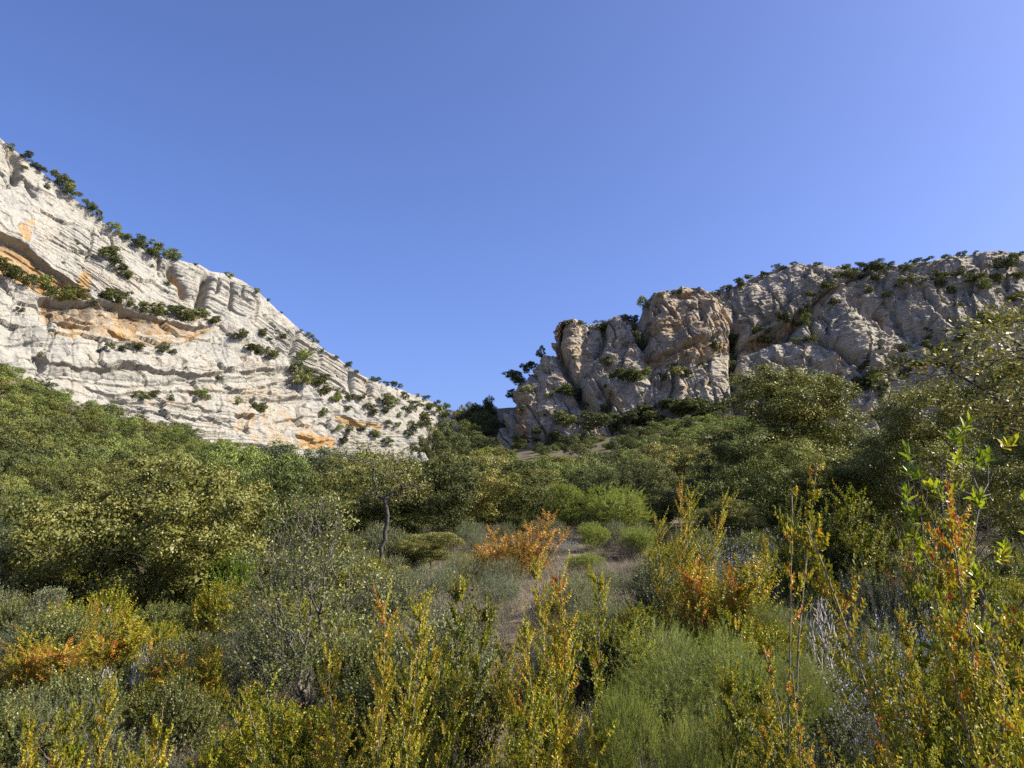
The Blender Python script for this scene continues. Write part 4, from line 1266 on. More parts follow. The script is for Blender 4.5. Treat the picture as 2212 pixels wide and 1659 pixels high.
CLIFF_BUSHES = [
    (cl, z1([(80, 170, 60, 50), (240, 240, 100, 60), (340, 285, 70, 40), (350, 335, 80, 30), (480, 430, 110, 100), (560, 470, 130, 120), (640, 550, 80, 60), (695, 620, 40), (760, 610, 80, 70), (800, 680, 90, 80),
             (860, 730, 50), (950, 810, 110, 60), (1000, 850, 50), (1050, 890, 60, 40), (1150, 930, 130, 80), (1250, 990, 160, 110), (1310, 1040, 120, 80), (1440, 1060, 120, 80), (1620, 1140, 35), (1840, 1210, 40),
             (1900, 1230, 60, 40), (2010, 1285, 40), (2130, 1360, 40), (2190, 1410, 30)]),
     'on the upper crest of the pale cliff, {} down from its top', 'bushes on the crest of the pale cliff', 1),
    (cl, z3([(30, 80, 50), (90, 125, 25), (130, 155, 35), (200, 215, 20), (255, 250, 25), (320, 310, 25), (400, 415, 35), (490, 440, 60, 40), (530, 470, 50, 35), (610, 550, 30), (690, 640, 40), (790, 700, 60, 40), (860, 750, 40),
             (1000, 820, 50), (1050, 820, 50), (1110, 855, 50), (1180, 865, 80, 55), (1320, 920, 40), (1370, 940, 40), (1425, 975, 55, 40), (1530, 1015, 50), (1600, 1045, 50, 60), (1640, 1075, 40)]),
     'on the pale cliff\'s lower crest, {} down from the pillars', 'bushes on the crest of the pale cliff', 1),
    (cl, z1([(890, 1080, 170, 110), (960, 1170, 120, 100), (1050, 1250, 90, 70), (190, 350, 60, 45), (395, 500, 40, 60), (655, 970, 35), (730, 1020, 30), (1265, 1155, 35, 25), (1390, 1310, 50, 50), (310, 1185, 40, 30), (1095, 990, 20)]),
     'on the smooth upper slab of the pale cliff, {} from the left', 'bushes on the face of the pale cliff', 0),
    (cl, z1([(40, 1200, 170, 120), (120, 1250, 150, 110), (220, 1310, 120, 100), (340, 1310, 120, 100), (400, 1260, 50, 40), (420, 1370, 100, 100), (450, 1420, 130, 60), (560, 1400, 130, 110), (640, 1410, 130, 100), (730, 1460, 100, 70), (870, 1400, 150, 80),
             (940, 1440, 110, 100), (1030, 1440, 120, 100), (1090, 1500, 70, 50), (1190, 1480, 60, 40), (1230, 1540, 140, 80), (1330, 1530, 120, 80), (1440, 1550, 150, 90), (1520, 1585, 140, 90), (1610, 1590, 150, 100), (1760, 1620, 100, 60), (1690, 1570, 70, 50)]),
     'on the long ledge under the orange overhang, {} from the left', 'bushes on the ledge of the pale cliff', 0),
    (cl, z2([(160, 20, 60, 50), (900, 325, 70, 60), (1010, 340, 70, 50), (1140, 335, 110, 60), (1340, 350, 90, 60), (340, 395, 50, 40), (815, 345, 30), (1990, 240, 100, 90), (2180, 215, 50, 60), (2110, 350, 140, 60), (1160, 735, 100, 60),
             (1270, 725, 110, 60), (1420, 745, 60, 50), (1680, 730, 120, 60), (1810, 590, 50, 40), (1970, 770, 50, 60), (2160, 835, 90, 60), (1610, 765, 40), (1340, 765, 40), (1440, 360, 50, 30)]),
     'on the banded lower face of the pale cliff, {} from the left', 'bushes on the face of the pale cliff', 0),
    (cl, z3([(80, 445, 50, 60), (140, 490, 40), (245, 470, 50, 40), (30, 580, 70, 70), (150, 620, 110, 80), (420, 640, 100, 80), (580, 580, 30, 40), (340, 760, 110, 110), (390, 830, 110, 110), (460, 800, 120, 90), (540, 850, 150, 100), (610, 915, 80, 60),
             (350, 860, 90, 60), (565, 970, 60, 60), (690, 980, 90, 80), (800, 985, 80, 60), (890, 985, 60, 40), (930, 940, 40), (1040, 990, 40), (1120, 1030, 120, 120), (1250, 960, 60, 60), (990, 1070, 100, 60), (1100, 1090, 60, 50),
             (780, 1070, 70, 50), (1330, 1045, 120, 50), (1460, 1060, 90, 60), (1280, 1095, 80, 60), (1410, 1135, 100, 60), (1550, 1110, 90, 90), (1215, 1110, 40, 50), (1120, 1190, 60, 50), (980, 1110, 80, 60), (1200, 1215, 50, 50),
             (1340, 1235, 120, 90), (1290, 1270, 60, 50), (1440, 1180, 70, 50), (580, 1100, 50, 70), (60, 1070, 90, 80), (700, 1230, 60, 50), (800, 1240, 60, 60), (895, 1235, 50, 40), (1015, 1280, 80, 60), (1110, 1330, 70, 40), (750, 1330, 60, 80)]),
     'on the pale cliff\'s rocky ramp, {} from the left', 'bushes on the ramp of the pale cliff', 0),
    (cr, z4([(650, 515, 60, 40), (760, 520, 60, 30), (890, 540, 100, 60), (930, 560, 70, 60), (1080, 475, 60, 40), (1140, 490, 60, 60), (1150, 560, 80, 110), (1170, 640, 70, 110), (1205, 385, 80, 100), (1240, 355, 40, 40), (1340, 310, 50, 40),
             (1390, 300, 30), (1430, 295, 30), (1490, 300, 50), (1570, 290, 30), (1680, 300, 30), (1770, 290, 50, 40), (1830, 265, 70, 55), (1920, 220, 60, 70)]),
     'on the grey crest above the orange buttress, {} from the left', 'bushes on the crest of the grey cliff', 1),
    (cr, z5([(70, 330, 40, 40), (140, 290, 60, 40), (240, 265, 60, 35), (340, 225, 80, 35), (470, 195, 50, 30), (570, 190, 40, 25), (650, 190, 50, 30), (720, 195, 40, 25), (860, 210, 60, 40), (970, 210, 80, 60), (1090, 190, 100, 60),
             (1080, 230, 150, 70), (1180, 200, 60, 45), (1280, 205, 50, 40), (1365, 180, 80, 40), (1460, 165, 60, 40), (1600, 150, 60, 35), (1710, 115, 60, 35), (1810, 100, 40, 20), (1910, 95, 30), (2000, 97, 30), (2090, 100, 40), (2130, 130, 60, 50)]),
     'on the grey cliff\'s long crest, {} from its bulge', 'bushes on the crest of the grey cliff', 1),
    (cr, z4([(450, 690, 50, 70), (440, 750, 40, 40), (390, 800, 60, 50), (380, 860, 100, 70), (300, 940, 120, 100), (250, 900, 70, 60), (140, 1045, 70, 50), (200, 980, 40), (370, 1010, 90, 40), (650, 1030, 130, 80), (760, 1060, 80, 100),
             (520, 1050, 60, 40), (570, 1135, 30), (430, 1160, 30), (640, 1180, 40, 50), (490, 1185, 25), (330, 1155, 60, 40), (440, 1310, 70, 60), (810, 590, 30), (710, 760, 35), (290, 1370, 60, 60)]),
     'on the leaning nose of the grey cliff, {} from the left', 'bushes on the nose of the grey cliff', 0),
    (cr, z4([(930, 800, 70, 50), (970, 900, 50, 40), (1050, 900, 100, 80), (1120, 910, 120, 80), (1200, 920, 130, 90), (940, 990, 40, 50), (1230, 770, 25), (1200, 675, 50, 60), (1460, 880, 90, 60), (1540, 910, 90, 60), (1640, 820, 50, 40),
             (1410, 840, 60, 40), (1700, 740, 90, 80), (1740, 690, 60, 50), (1870, 650, 100, 70), (1850, 740, 60, 80), (1855, 820, 70, 110), (910, 1150, 60, 60), (810, 1140, 60, 50), (1210, 1030, 40, 30), (1350, 905, 50, 40)]),
     'among the buttresses of the grey cliff, {} from the left', 'bushes on the face of the grey cliff', 0),
    (cr, z5([(930, 280, 110, 70), (850, 300, 120, 70), (750, 360, 90, 60), (650, 400, 40, 35), (600, 450, 80, 70), (530, 560, 100, 110), (370, 610, 90, 70), (490, 640, 70, 50), (210, 720, 130, 90), (240, 770, 110, 70), (120, 770, 70, 50),
             (40, 790, 90, 100), (480, 770, 60, 50), (590, 755, 80, 50), (20, 880, 50, 110), (15, 970, 50, 90), (760, 480, 60, 50), (1020, 390, 60, 50), (1160, 440, 70, 60), (1080, 300, 50, 40), (1300, 240, 90, 60), (1240, 360, 50, 40),
             (110, 1210, 130, 90), (560, 620, 60, 80), (780, 290, 60, 40)]),
     'in the gully under the grey bulge, {} from the left', 'bushes on the face of the grey cliff', 0),
    (cr, z5([(1300, 340, 120, 50), (1550, 285, 100, 50), (1680, 270, 80, 50), (1540, 340, 90, 60), (1640, 400, 70, 60), (1790, 320, 130, 70), (1880, 350, 110, 60), (1960, 310, 100, 60), (2040, 210, 120, 90), (2100, 170, 90, 60), (2130, 290, 100, 60),
             (2080, 450, 80, 50), (1980, 400, 40), (1920, 630, 150, 90), (1820, 660, 60, 40), (2050, 610, 80, 50), (1690, 500, 60, 40), (1420, 330, 60, 40), (2150, 420, 60, 40)]),
     'on the upper slabs of the grey cliff, {} from the left', 'bushes on the slabs of the grey cliff', 0),
    (cr, z5([(1540, 860, 130, 90), (1450, 800, 80, 60), (1300, 820, 70, 60), (1480, 730, 50, 40), (1460, 690, 50, 40), (1690, 760, 80, 70), (1600, 690, 40), (1110, 810, 30, 70), (1200, 910, 100, 50), (1330, 930, 90, 50), (1440, 940, 100, 40),
             (1560, 930, 70, 40), (1660, 960, 60, 40), (1070, 1040, 130, 90), (1290, 1010, 80, 60), (970, 1100, 110, 100), (860, 1150, 70, 60), (760, 1190, 100, 90), (1000, 950, 80, 60), (1220, 970, 80, 50), (1820, 880, 60, 40), (1130, 1150, 70, 110)]),
     'on the lower slabs of the grey cliff, {} from the left', 'bushes on the slabs of the grey cliff', 0),
    (cr, z4([(640, 1240, 160, 100), (850, 1280, 180, 150), (1010, 1290, 90, 90), (1090, 1360, 110, 130), (1150, 1220, 170, 100), (1290, 1270, 190, 130), (1480, 1150, 200, 90), (1570, 1170, 220, 130), (1700, 1220, 180, 110), (1800, 1130, 150, 80),
             (1450, 1290, 80, 60), (1800, 1330, 180, 100), (1650, 1310, 120, 90), (720, 1390, 70, 60), (790, 1450, 100, 60), (570, 1340, 90, 60), (1350, 1130, 120, 60), (1000, 1230, 120, 80), (1220, 1150, 120, 70)]),
     'at the foot of the grey cliff, {} from the left', 'bushes at the foot of the grey cliff', 0),
]
rgb_ = random.Random(77)
for C_, pts, where, group, crest in CLIFF_BUSHES:
    pts = [t for j, t in enumerate(sorted(pts)) if not (crest and t[2] < 12.5 and j % 2)]
    for i, (bu, bv, bw, bh) in enumerate(pts):
        bh = bh or bw * 0.75
        P_, n_ = C_.find(bu, bv + bh * 0.30)
        dep = P_[1] * cos(PITCH) + (P_[2] - CAM_Z) * sin(PITCH)
        pr = rgb_.choice(SCRUB if ((C_ is cr and rgb_.random() < 0.7) or rgb_.random() < 0.5) else SCRUB_OLIVE)
        k_ = 1.0 if bw < 12 else 1.22
        wm, hm = bw / FPX * dep * k_, bh / FPX * dep * k_ * 1.08
        P_ = P_ + n_ * 0.10 * wm - np.array([0, 0, (0.30 if crest else 0.18) * hm])
        size = 'tiny' if wm < 2.0 else 'small' if wm < 3.4 else 'broad' if bw > 1.5 * bh else 'large'
        make(pr, 'cliff_bush', P_, rgb_.random() * 6.28, wm / pr.W, hm / pr.H, f'{size} dark bush ' + where.format(ORD[i]), 'bush', group)
print('cliff bushes', round(time.time() - T0, 1))

# ------------------------------------------------------------------ the big plants one can tell apart
GR = 'trees round the clearing'
BX = 'box shrubs in the scrub'
OAK_A = gen_padtree(11, 4.2, 2.9, 0.0, 28, 210, 0.27, 430, 0.038, M_OAK, core=90, tint=(0.50, 0.10), trunk_h=0.8, lean=(0.15, 0))
put(OAK_A, 'downy_oak', 285, 12.0, 995, 515, 'wide olive green oak with dead grey twigs, the broadest crown left of the clearing', 'tree', GR, 0.4)
HOLM_B = gen_padtree(12, 3.9, 2.8, 0.0, 18, 170, 0.26, 330, 0.042, M_HOLM, tint=(0.46, 0.10), trunk_h=0.6, cut=-0.4)
put(HOLM_B, 'holm_oak', 650, 24.0, 963, 275, 'dense blackish green holm oak dome right of the wide olive oak', 'tree', GR, 1.2)
SLIM = gen_oak(13, 1.7, 2.5, 0.95, 12, 300, 13, 0.040, M_OAK, tint=(0.48, 0.13), spread=0.09, trunk_h=1.35, lean=(0.10, 0), tip=0.0030, cut=-0.6)
put(SLIM, 'slender_oak', 815, 13.0, 950, 200, 'slender open oak on a bent grey trunk between the dark dome and the round oak', 'tree', GR, 0.0)
OAK_D = gen_padtree(14, 2.6, 2.4, 0.25, 14, 120, 0.20, 300, 0.036, M_OAK, tint=(0.52, 0.10), trunk_h=0.8, lean=(-0.2, 0))
put(OAK_D, 'downy_oak', 1010, 19.0, 982, 205, 'round olive oak with a forked black trunk above the rusty shrub', 'tree', GR, 2.2)
OAK_E = gen_padtree(15, 3.7, 5.0, 0.4, 28, 210, 0.27, 330, 0.042, M_OAK, tint=(0.38, 0.10), trunk_h=2.6, top_narrow=0.68, squash=0.6)
put(OAK_E, 'tall_oak', 1725, 22.0, 792, 300, 'tallest tapering oak in front of the grey cliff', 'tree', GR, 0.7)
OAK_F = gen_padtree(16, 3.0, 3.3, 0.1, 18, 150, 0.24, 330, 0.036, M_OAK, tint=(0.44, 0.11), trunk_h=1.0)
put(OAK_F, 'downy_oak', 2070, 15.5, 836, 330, 'large oak with shining leaves behind the fallen grey branch', 'tree', GR, 3.0)
put(OAK_F, 'downy_oak', 2240, 12.5, 790, 330, 'oak cut by the edge of the view, behind the glossy leaved shrub', 'tree', GR, 5.0)
CORNER = gen_oak(17, 2.6, 4.2, 2.0, 16, 620, 15, 0.045, M_OAK, tint=(0.56, 0.14), spread=0.10, trunk_h=1.8, tip=0.0028, cut=-0.5, squash=0.65)
put(CORNER, 'slender_oak', 2330, 9.0, 655, 560, 'thin oak reaching in high over the grey cliff with sparse golden leaves', 'tree', GR, 1.0)
put(HOLM_B, 'holm_oak', -40, 13.0, 1120, 240, 'blue green holm oak in shade at the far left beside the wide olive oak', 'tree', GR, 4.0)
put(OAK_D, 'downy_oak', 1480, 31.0, 962, 200, 'dark round oak directly under the grey cliff\'s gully, left of the tall oak', 'tree', GR, 4.4)
put(OAK_D, 'downy_oak', 1650, 25.0, 1003, 190, 'bushy oak tucked under the left side of the tall oak', 'tree', GR, 0.9)
put(HOLM_B, 'holm_oak', 1890, 23.0, 902, 230, 'dark holm oak between the tall oak and the large shining oak', 'tree', GR, 0.2)
put(OAK_F, 'downy_oak', 1850, 17.0, 985, 190, 'low dusky oak behind the twin olive box shrubs', 'tree', GR, 1.9)
put(OAK_D, 'downy_oak', 1150, 30.0, 1010, 150, 'small olive oak right behind the round oak', 'tree', GR, 3.3)
put(OAK_F, 'downy_oak', 1235, 38.0, 985, 170, 'soft green oak behind the bright junipers', 'tree', GR, 2.5)
put(OAK_D, 'downy_oak', 1420, 24.0, 1060, 120, 'low oak bush just right of the bright junipers', 'tree', GR, 5.5)
put(OAK_A, 'downy_oak', 420, 30.0, 985, 330, 'spreading oak peeping over the wide olive oak', 'tree', GR, 2.0)
put(OAK_D, 'downy_oak', 930, 13.5, 1150, 130, 'knee high olive oak bush right of the bent grey trunk', 'bush', GR, 0.3)
put(OAK_F, 'downy_oak', 1570, 16.5, 1080, 150, 'oak bush behind the orange box spire', 'bush', GR, 0.3)
put(OAK_F, 'downy_oak', 770, 18.0, 1080, 130, 'shaded green oak bush under the dark dome', 'bush', GR, 4.3)

JUN_A = gen_feather(21, 1.1, 1.5, 20, 3400, M_JUN, 0.030, 12, (0.06, 0.14), 0.0055, (0.5, 0.16), squash=1.05, upw=0.9)
put(JUN_A, 'juniper', 1325, 19.0, 1050, 150, 'largest bright yellow green juniper at the head of the clearing', 'bush', 'junipers at the head of the clearing', 0.0)
JUN_B = gen_feather(22, 0.8, 1.6, 14, 2200, M_JUN, 0.030, 12, (0.06, 0.14), 0.0055, (0.5, 0.16), squash=1.2, upw=1.2)
put(JUN_B, 'juniper', 1222, 19.5, 1045, 80, 'narrow pointed yellow green juniper left of the largest one', 'bush', 'junipers at the head of the clearing', 1.0)
put(JUN_A, 'juniper', 1283, 16.5, 1128, 62, 'small soft juniper at the foot of the largest one', 'bush', 'junipers at the head of the clearing', 2.0)
put(JUN_A, 'juniper', 1385, 15.5, 1138, 90, 'low yellow green juniper right of the largest one beside the orange spire', 'bush', 'junipers at the head of the clearing', 3.0)
put(JUN_A, 'juniper', 1265, 12.5, 1193, 76, 'lime green juniper cushion beside the bare patch of path', 'bush', 'junipers at the head of the clearing', 4.0)

RUST = gen_box(31, 1.5, 1.0, 22, 420, 0.62, 0.18, 0.034, 9, 'diamond', 0.1, 0.85, (0.14, 0.34), M_RUST, 0.5)
put(RUST, 'rusty_shrub', 1105, 12.3, 1112, 180, 'wide rust brown shrub at the head of the clearing', 'shrub', None, 0.0)
put(RUST, 'rusty_shrub', 1985, 10.0, 1165, 105, 'rust brown shrub between the olive box shrubs and the pale blue flowers', 'shrub', None, 1.0)

TWIG = gen_twiggy(41, 1.45, 1.8, 900, 26, 0.025, M_OLIVE, M_PALEBARK, tip=0.0011, tint=(0.40, 0.2), tw_leaf=0.75)
put(TWIG, 'twiggy_oak', 655, 6.2, 1065, 350, 'open bush of many bare grey twigs and scattered dull leaves, before the slender oak', 'bush', None, 0.0)
OLIVE = gen_twiggy(42, 1.3, 1.0, 620, 24, 0.026, M_GREY, M_PALEBARK, tint=(0.45, 0.2), tw_leaf=0.9)
put(OLIVE, 'oak_sapling', 930, 5.4, 1335, 250, 'grey green leafy bush joining the twiggy one on its right', 'bush', None, 0.5)
put(OLIVE, 'oak_sapling', 95, 8.5, 1270, 130, 'pale olive sapling beside black shade under the wide oak', 'bush', None, 1.5)
put(TWIG, 'twiggy_oak', 560, 7.6, 1290, 170, 'lower grey twiggy bush filling the foot of the large twiggy one', 'bush', None, 2.5)

# box: green to yellow to orange spires
BOX_Y = gen_box(51, 0.50, 1.25, 12, 480, 0.40, 0.12, 0.024, 13, sl=(0.10, 0.24))
BOX_G = gen_box(52, 0.75, 1.0, 22, 760, 0.25, 0.10, 0.024, 13)
BOX_O = gen_box(53, 0.85, 0.95, 26, 820, 0.56, 0.12, 0.024, 12)
BOX_T = gen_box(54, 0.60, 1.6, 11, 520, 0.46, 0.14, 0.025, 13, splay=0.75, sl=(0.14, 0.40))
BOX_S = gen_box(55, 0.34, 1.1, 7, 270, 0.38, 0.12, 0.024, 13)
BOX_D = gen_box(56, 1.2, 1.5, 34, 1150, 0.34, 0.15, 0.026, 13, splay=0.6)
BOX_N = gen_box(57, 0.32, 0.95, 11, 330, 0.47, 0.12, 0.021, 15, sl=(0.08, 0.2))
STEM = gen_box(58, 0.30, 2.0, 2, 60, 0.62, 0.14, 0.026, 10, low=0.10, splay=0.12, sl=(0.06, 0.16))
for pr, u_, Y_, top_, w_, lab in (
    (BOX_T, 815, 3.9, 1285, 105, 'tall yellow and orange box spire right of the twiggy bush'),
    (BOX_D, 640, 4.1, 1480, 270, 'dark green and gold box shrub at the foot of the twiggy bush'),
    (BOX_S, 1010, 5.0, 1240, 110, 'slim yellow green box left of the sandy path'),
    (BOX_Y, 1150, 4.7, 1330, 150, 'leafy olive box with many spires on the right bank of the path'),
    (BOX_T, 1222, 4.6, 1215, 90, 'single box stem rising highest above the right bank of the path'),
    (BOX_N, 1235, 2.9, 1535, 180, 'nearest leafy golden box shrub at the bottom of the path'),
    (BOX_N, 1130, 3.0, 1590, 110, 'bright green and gold box tuft at the bottom left of the path'),
    (BOX_T, 1470, 7.4, 1052, 165, 'tall orange box spire standing over the soft green bush'),
    (BOX_O, 1540, 7.2, 1180, 190, 'bushy orange box behind the soft green bush'),
    (BOX_G, 1350, 6.2, 1310, 140, 'dark green box shrub left of the soft green bush'),
    (BOX_G, 1260, 6.6, 1360, 80, 'small dark box beside the grey dry grass'),
    (BOX_O, 180, 6.7, 1350, 230, 'broad orange and gold box shrub left of the dead white bush'),
    (BOX_T, 180, 6.9, 1295, 60, 'thin orange spire out of the broad orange box'),
    (BOX_O, 30, 6.4, 1375, 130, 'dark orange box cut by the left edge of the view'),
    (BOX_O, 410, 6.0, 1385, 150, 'golden box shrub right of the dead white bush'),
    (BOX_S, 475, 6.0, 1360, 60, 'thin golden box at the right end of the golden row'),
    (BOX_N, 55, 3.7, 1535, 100, 'gold leaved box sprig in the bottom left corner'),
    (BOX_Y, 175, 3.9, 1480, 110, 'golden spired box second from the bottom left corner'),
    (BOX_N, 270, 3.5, 1530, 110, 'orange tipped box third from the bottom left corner'),
    (BOX_N, 340, 3.3, 1605, 70, 'low orange box at the lower edge beside dry grass'),
    (BOX_S, 1660, 4.0, 1395, 90, 'leaning olive and orange box on a bare stem before the soft green bush'),
    (BOX_Y, 1625, 3.7, 1490, 120, 'box thicket under the leaning bare stems'),
    (STEM, 1700, 4.3, 990, 70, 'very tall bare box stem tipped with a few orange leaves'),
    (STEM, 1740, 3.6, 1400, 60, 'thin bare box stem right of the very tall one'),
    (BOX_G, 1870, 10.5, 1055, 180, 'wide olive box shrub in front of the dusky oak'),
    (BOX_G, 1755, 10.0, 1090, 110, 'narrower olive box left of the wide olive one'),
    (BOX_D, 2150, 3.7, 1265, 270, 'big green and orange box bush covering the right edge'),
    (BOX_T, 2190, 2.7, 1085, 180, 'tall orange box rising behind the glossy leaves at the right edge'),
    (BOX_D, 2110, 2.8, 1500, 240, 'nearest bright box bush in the bottom right corner'),
    (BOX_Y, 2015, 4.4, 1330, 110, 'golden box beside the pale blue flowers'),
    (BOX_S, 1905, 3.3, 1590, 50, 'tiny dark box sprig in the shade at the bottom'),
    (BOX_S, 1810, 3.0, 1610, 50, 'tiny golden box sprig at the bottom beside the thin stem'),
    (BOX_G, 1420, 9.5, 1165, 90, 'small green box left of the tall orange spire'),
    (BOX_G, 2060, 7.5, 1180, 150, 'dark green box behind the big right hand bush'),
    (BOX_Y, 560, 4.6, 1470, 80, 'yellow green box left of the dark green and gold one'),
    (BOX_Y, 880, 4.3, 1400, 70, 'thin yellow box leaning right of the tall yellow spire'),
    (BOX_O, 1020, 12.5, 1190, 60, 'small orange box under the round oak'),
    (BOX_S, 1065, 4.0, 1480, 80, 'narrow box clump on the left bank at the foot of the path'),
    (BOX_S, 880, 9.5, 1260, 60, 'young yellow box below the flowering broom'),
):
    put(pr, 'box_shrub', u_, Y_, top_, w_, lab, 'shrub', BX)

BROOM = gen_feather(61, 1.35, 1.0, 26, 5200, M_BROOM, 0.026, 15, (0.05, 0.17), 0.0030, (0.45, 0.20), squash=1.0, upw=0.45, holes=-0.12)
put(BROOM, 'soft_green_bush', 1500, 5.0, 1345, 350, 'largest feathery soft green bush below the orange spire', 'bush', 'feathery green bushes', 0.0)
put(BROOM, 'soft_green_bush', 1345, 4.3, 1480, 170, 'lower feathery green bush left of the largest one', 'bush', 'feathery green bushes', 1.5)
put(BROOM, 'soft_green_bush', 1735, 5.0, 1400, 170, 'feathery green bush in half shade right of the largest one', 'bush', 'feathery green bushes', 3.0)
put(BROOM, 'soft_green_bush', 1540, 3.9, 1540, 230, 'shaded feathery bush at the lower edge', 'bush', 'feathery green bushes', 4.2)
put(BROOM, 'soft_green_bush', 1660, 7.0, 1290, 130, 'dull feathery bush behind the largest one on its right', 'bush', 'feathery green bushes', 5.2)

ROSE = gen_spikes(71, 1.0, 0.85, 260, M_ROSE, 0.024, 26, 0.0042, M_BLUE, 160)
ROSE_F = gen_spikes(72, 1.1, 0.95, 150, M_ROSE, 0.022, 22, 0.0040, M_BLUE, 900, splay=1.0)
put(ROSE, 'rosemary', 1930, 8.3, 1205, 190, 'spiky grey green rosemary in sun behind the flowering one', 'bush', 'rosemary bushes', 0.0)
put(ROSE_F, 'rosemary', 1960, 4.6, 1340, 250, 'straggling rosemary dotted with pale blue flowers, largest of them', 'bush', 'rosemary bushes', 1.0)
put(ROSE_F, 'rosemary', 2030, 5.6, 1225, 70, 'rosemary sprig thick with pale blue flowers beside the right hand box', 'bush', 'rosemary bushes', 2.0)
put(ROSE_F, 'rosemary', 2145, 4.6, 1300, 90, 'pale blue flowering rosemary poking through the right hand box', 'bush', 'rosemary bushes', 3.0)
put(ROSE_F, 'rosemary', 1585, 12.0, 1145, 120, 'pale grey rosemary behind the bushy orange box', 'bush', 'rosemary bushes', 4.0)
put(ROSE_F, 'rosemary', 1680, 10.5, 1145, 110, 'grey rosemary right of the bushy orange box', 'bush', 'rosemary bushes', 5.0)
put(ROSE_F, 'rosemary', 1210, 16.0, 1155, 70, 'faint rosemary with blue tips under the narrow juniper', 'bush', 'rosemary bushes', 2.2)
put(ROSE_F, 'rosemary', 970, 11.0, 1270, 50, 'tiny rosemary with white blue flowers left of the clearing', 'bush', 'rosemary bushes', 0.6)
put(ROSE, 'rosemary', 1890, 6.2, 1380, 160, 'dark rosemary in the shade of the big right hand box', 'bush', 'rosemary bushes', 3.6)
put(ROSE, 'rosemary', 1800, 7.5, 1300, 120, 'dull rosemary behind the very tall bare stem', 'bush', 'rosemary bushes', 1.6)

GORSE = gen_feather(81, 0.9, 0.6, 14, 1300, M_ROSE, 0.024, 10, (0.06, 0.14), 0.004, (0.35, 0.16), M_YELLOW, 420)
put(GORSE, 'yellow_broom', 855, 11.5, 1222, 90, 'low broom bright with yellow flowers at the foot of the slender oak', 'shrub', 'yellow flowering broom', 0)
put(GORSE, 'yellow_broom', 1012, 13.5, 1198, 66, 'yellow flowering broom under the round oak', 'shrub', 'yellow flowering broom', 1)
put(GORSE, 'yellow_broom', 905, 12.2, 1245, 46, 'smallest yellow flowering broom between the other two', 'shrub', 'yellow flowering broom', 2)

BRIGHT = gen_feather(82, 1.0, 0.8, 14, 1300, M_BRIGHT, 0.03, 9, (0.08, 0.18), 0.012, (0.5, 0.18), kind='diamond', leafw=0.014)
put(BRIGHT, 'bright_shrub', 490, 11.5, 1195, 105, 'vivid lime green shrub at the right foot of the wide oak', 'shrub', None, 0)

DEAD = gen_twiggy(91, 0.36, 0.55, 260, 0, 0.02, M_GREY, M_DEAD, tip=0.0013)
put(DEAD, 'dead_bush', 312, 6.0, 1392, 84, 'dead bush of bleached white branches between the orange and golden box', 'bush', None, 0)
put(DEAD, 'dead_bush', 215, 5.4, 1440, 60, 'small dead bleached twigs left of the white dead bush', 'bush', None, 1)
put(DEAD, 'dead_bush', 205, 10.0, 1295, 70, 'leafless grey twigs beside the pale olive sapling', 'bush', None, 2)
FALLEN = gen_twiggy(92, 1.9, 1.5, 300, 0, 0.02, M_GREY, M_BARK, tip=0.0024)
put(FALLEN, 'bare_tree', 2035, 10.8, 985, 220, 'leafless dark branching tree in front of the large shining oak', 'tree', None, 0.7)
put(DEAD, 'dead_bush', 1790, 6.4, 1290, 90, 'leafless twigs standing between the very tall stem and the rosemary', 'bush', None, 3)

GLOSS = gen_sprigs(95, 0.55, 1.1, 2.05, 44, M_LARGE, hue=(0.5, 0.2))
put(GLOSS, 'glossy_shrub', 2225, 2.9, 905, 300, 'near shrub with long glossy leaves, lit green and orange at the right edge', 'shrub', None, 0.5)
rd_pick = [gen_padtree(840 + i, 2.0, 1.7, 0.2, 11, 70, 0.2, 46, 0.085, M_FARDARK if i < 2 else M_FAR, tint=(0.42, 0.08), squash=0.78, trunk=False, core=14, ragged=0.05, cut=-0.4) for i in range(3)]
DENSE = [gen_feather(150 + i, 0.95, 0.62, 16, 1500, m_, 0.024, 8, (0.06, 0.17), 0.012, (0.40, 0.17), kind='diamond', leafw=0.013, upw=0.8) for i, m_ in enumerate((M_OLIVE, M_OLIVE, M_GREY, M_BOX))]
BUSHY = []
rd = random.Random(8)
tries = 0
while len(BUSHY) < 120 and tries < 8000:
    tries += 1
    Y = 3.3 * (17 / 3.3) ** rd.random()
    uu = rd.uniform(-40, 2250)
    b, dep = base_at(uu, Y)
    if 960 < uu < 1420 and Y > 6.5 and rd.random() < 0.88:
        continue
    if path_dist(b[0], b[1]) < 0.45 or any((b[0] - x) ** 2 + (b[1] - y) ** 2 < (0.34 + 0.02 * Y) ** 2 for x, y, *_ in BUSHY):
        continue
    if any((b[0] - x) ** 2 + (b[1] - y) ** 2 < (r * 0.55) ** 2 for x, y, r in NEAR):
        continue
    BUSHY.append((b[0], b[1], uu, b[2]))
def where_low(u, Y):
    side = ('at the far left', 'left of the clearing', 'on the left bank', 'in mid clearing', 'on the right bank', 'right of the feathery bushes', 'at the far right')[int(np.digitize(u, [250, 700, 950, 1250, 1500, 1850]))]
    dist = ('close by', 'a few steps up', 'half way up', 'highest up')[int(np.digitize(Y, [5.5, 9, 15]))]
    return side, dist
rows = {}
for x, y, uu, z in sorted(BUSHY, key=lambda p: p[2]):
    k = rd.random()
    kind = 0 if k < 0.36 else 1 if k < 0.60 else 2 if k < 0.78 else 3
    rows.setdefault((where_low(uu, y), kind), []).append((x, y, z))
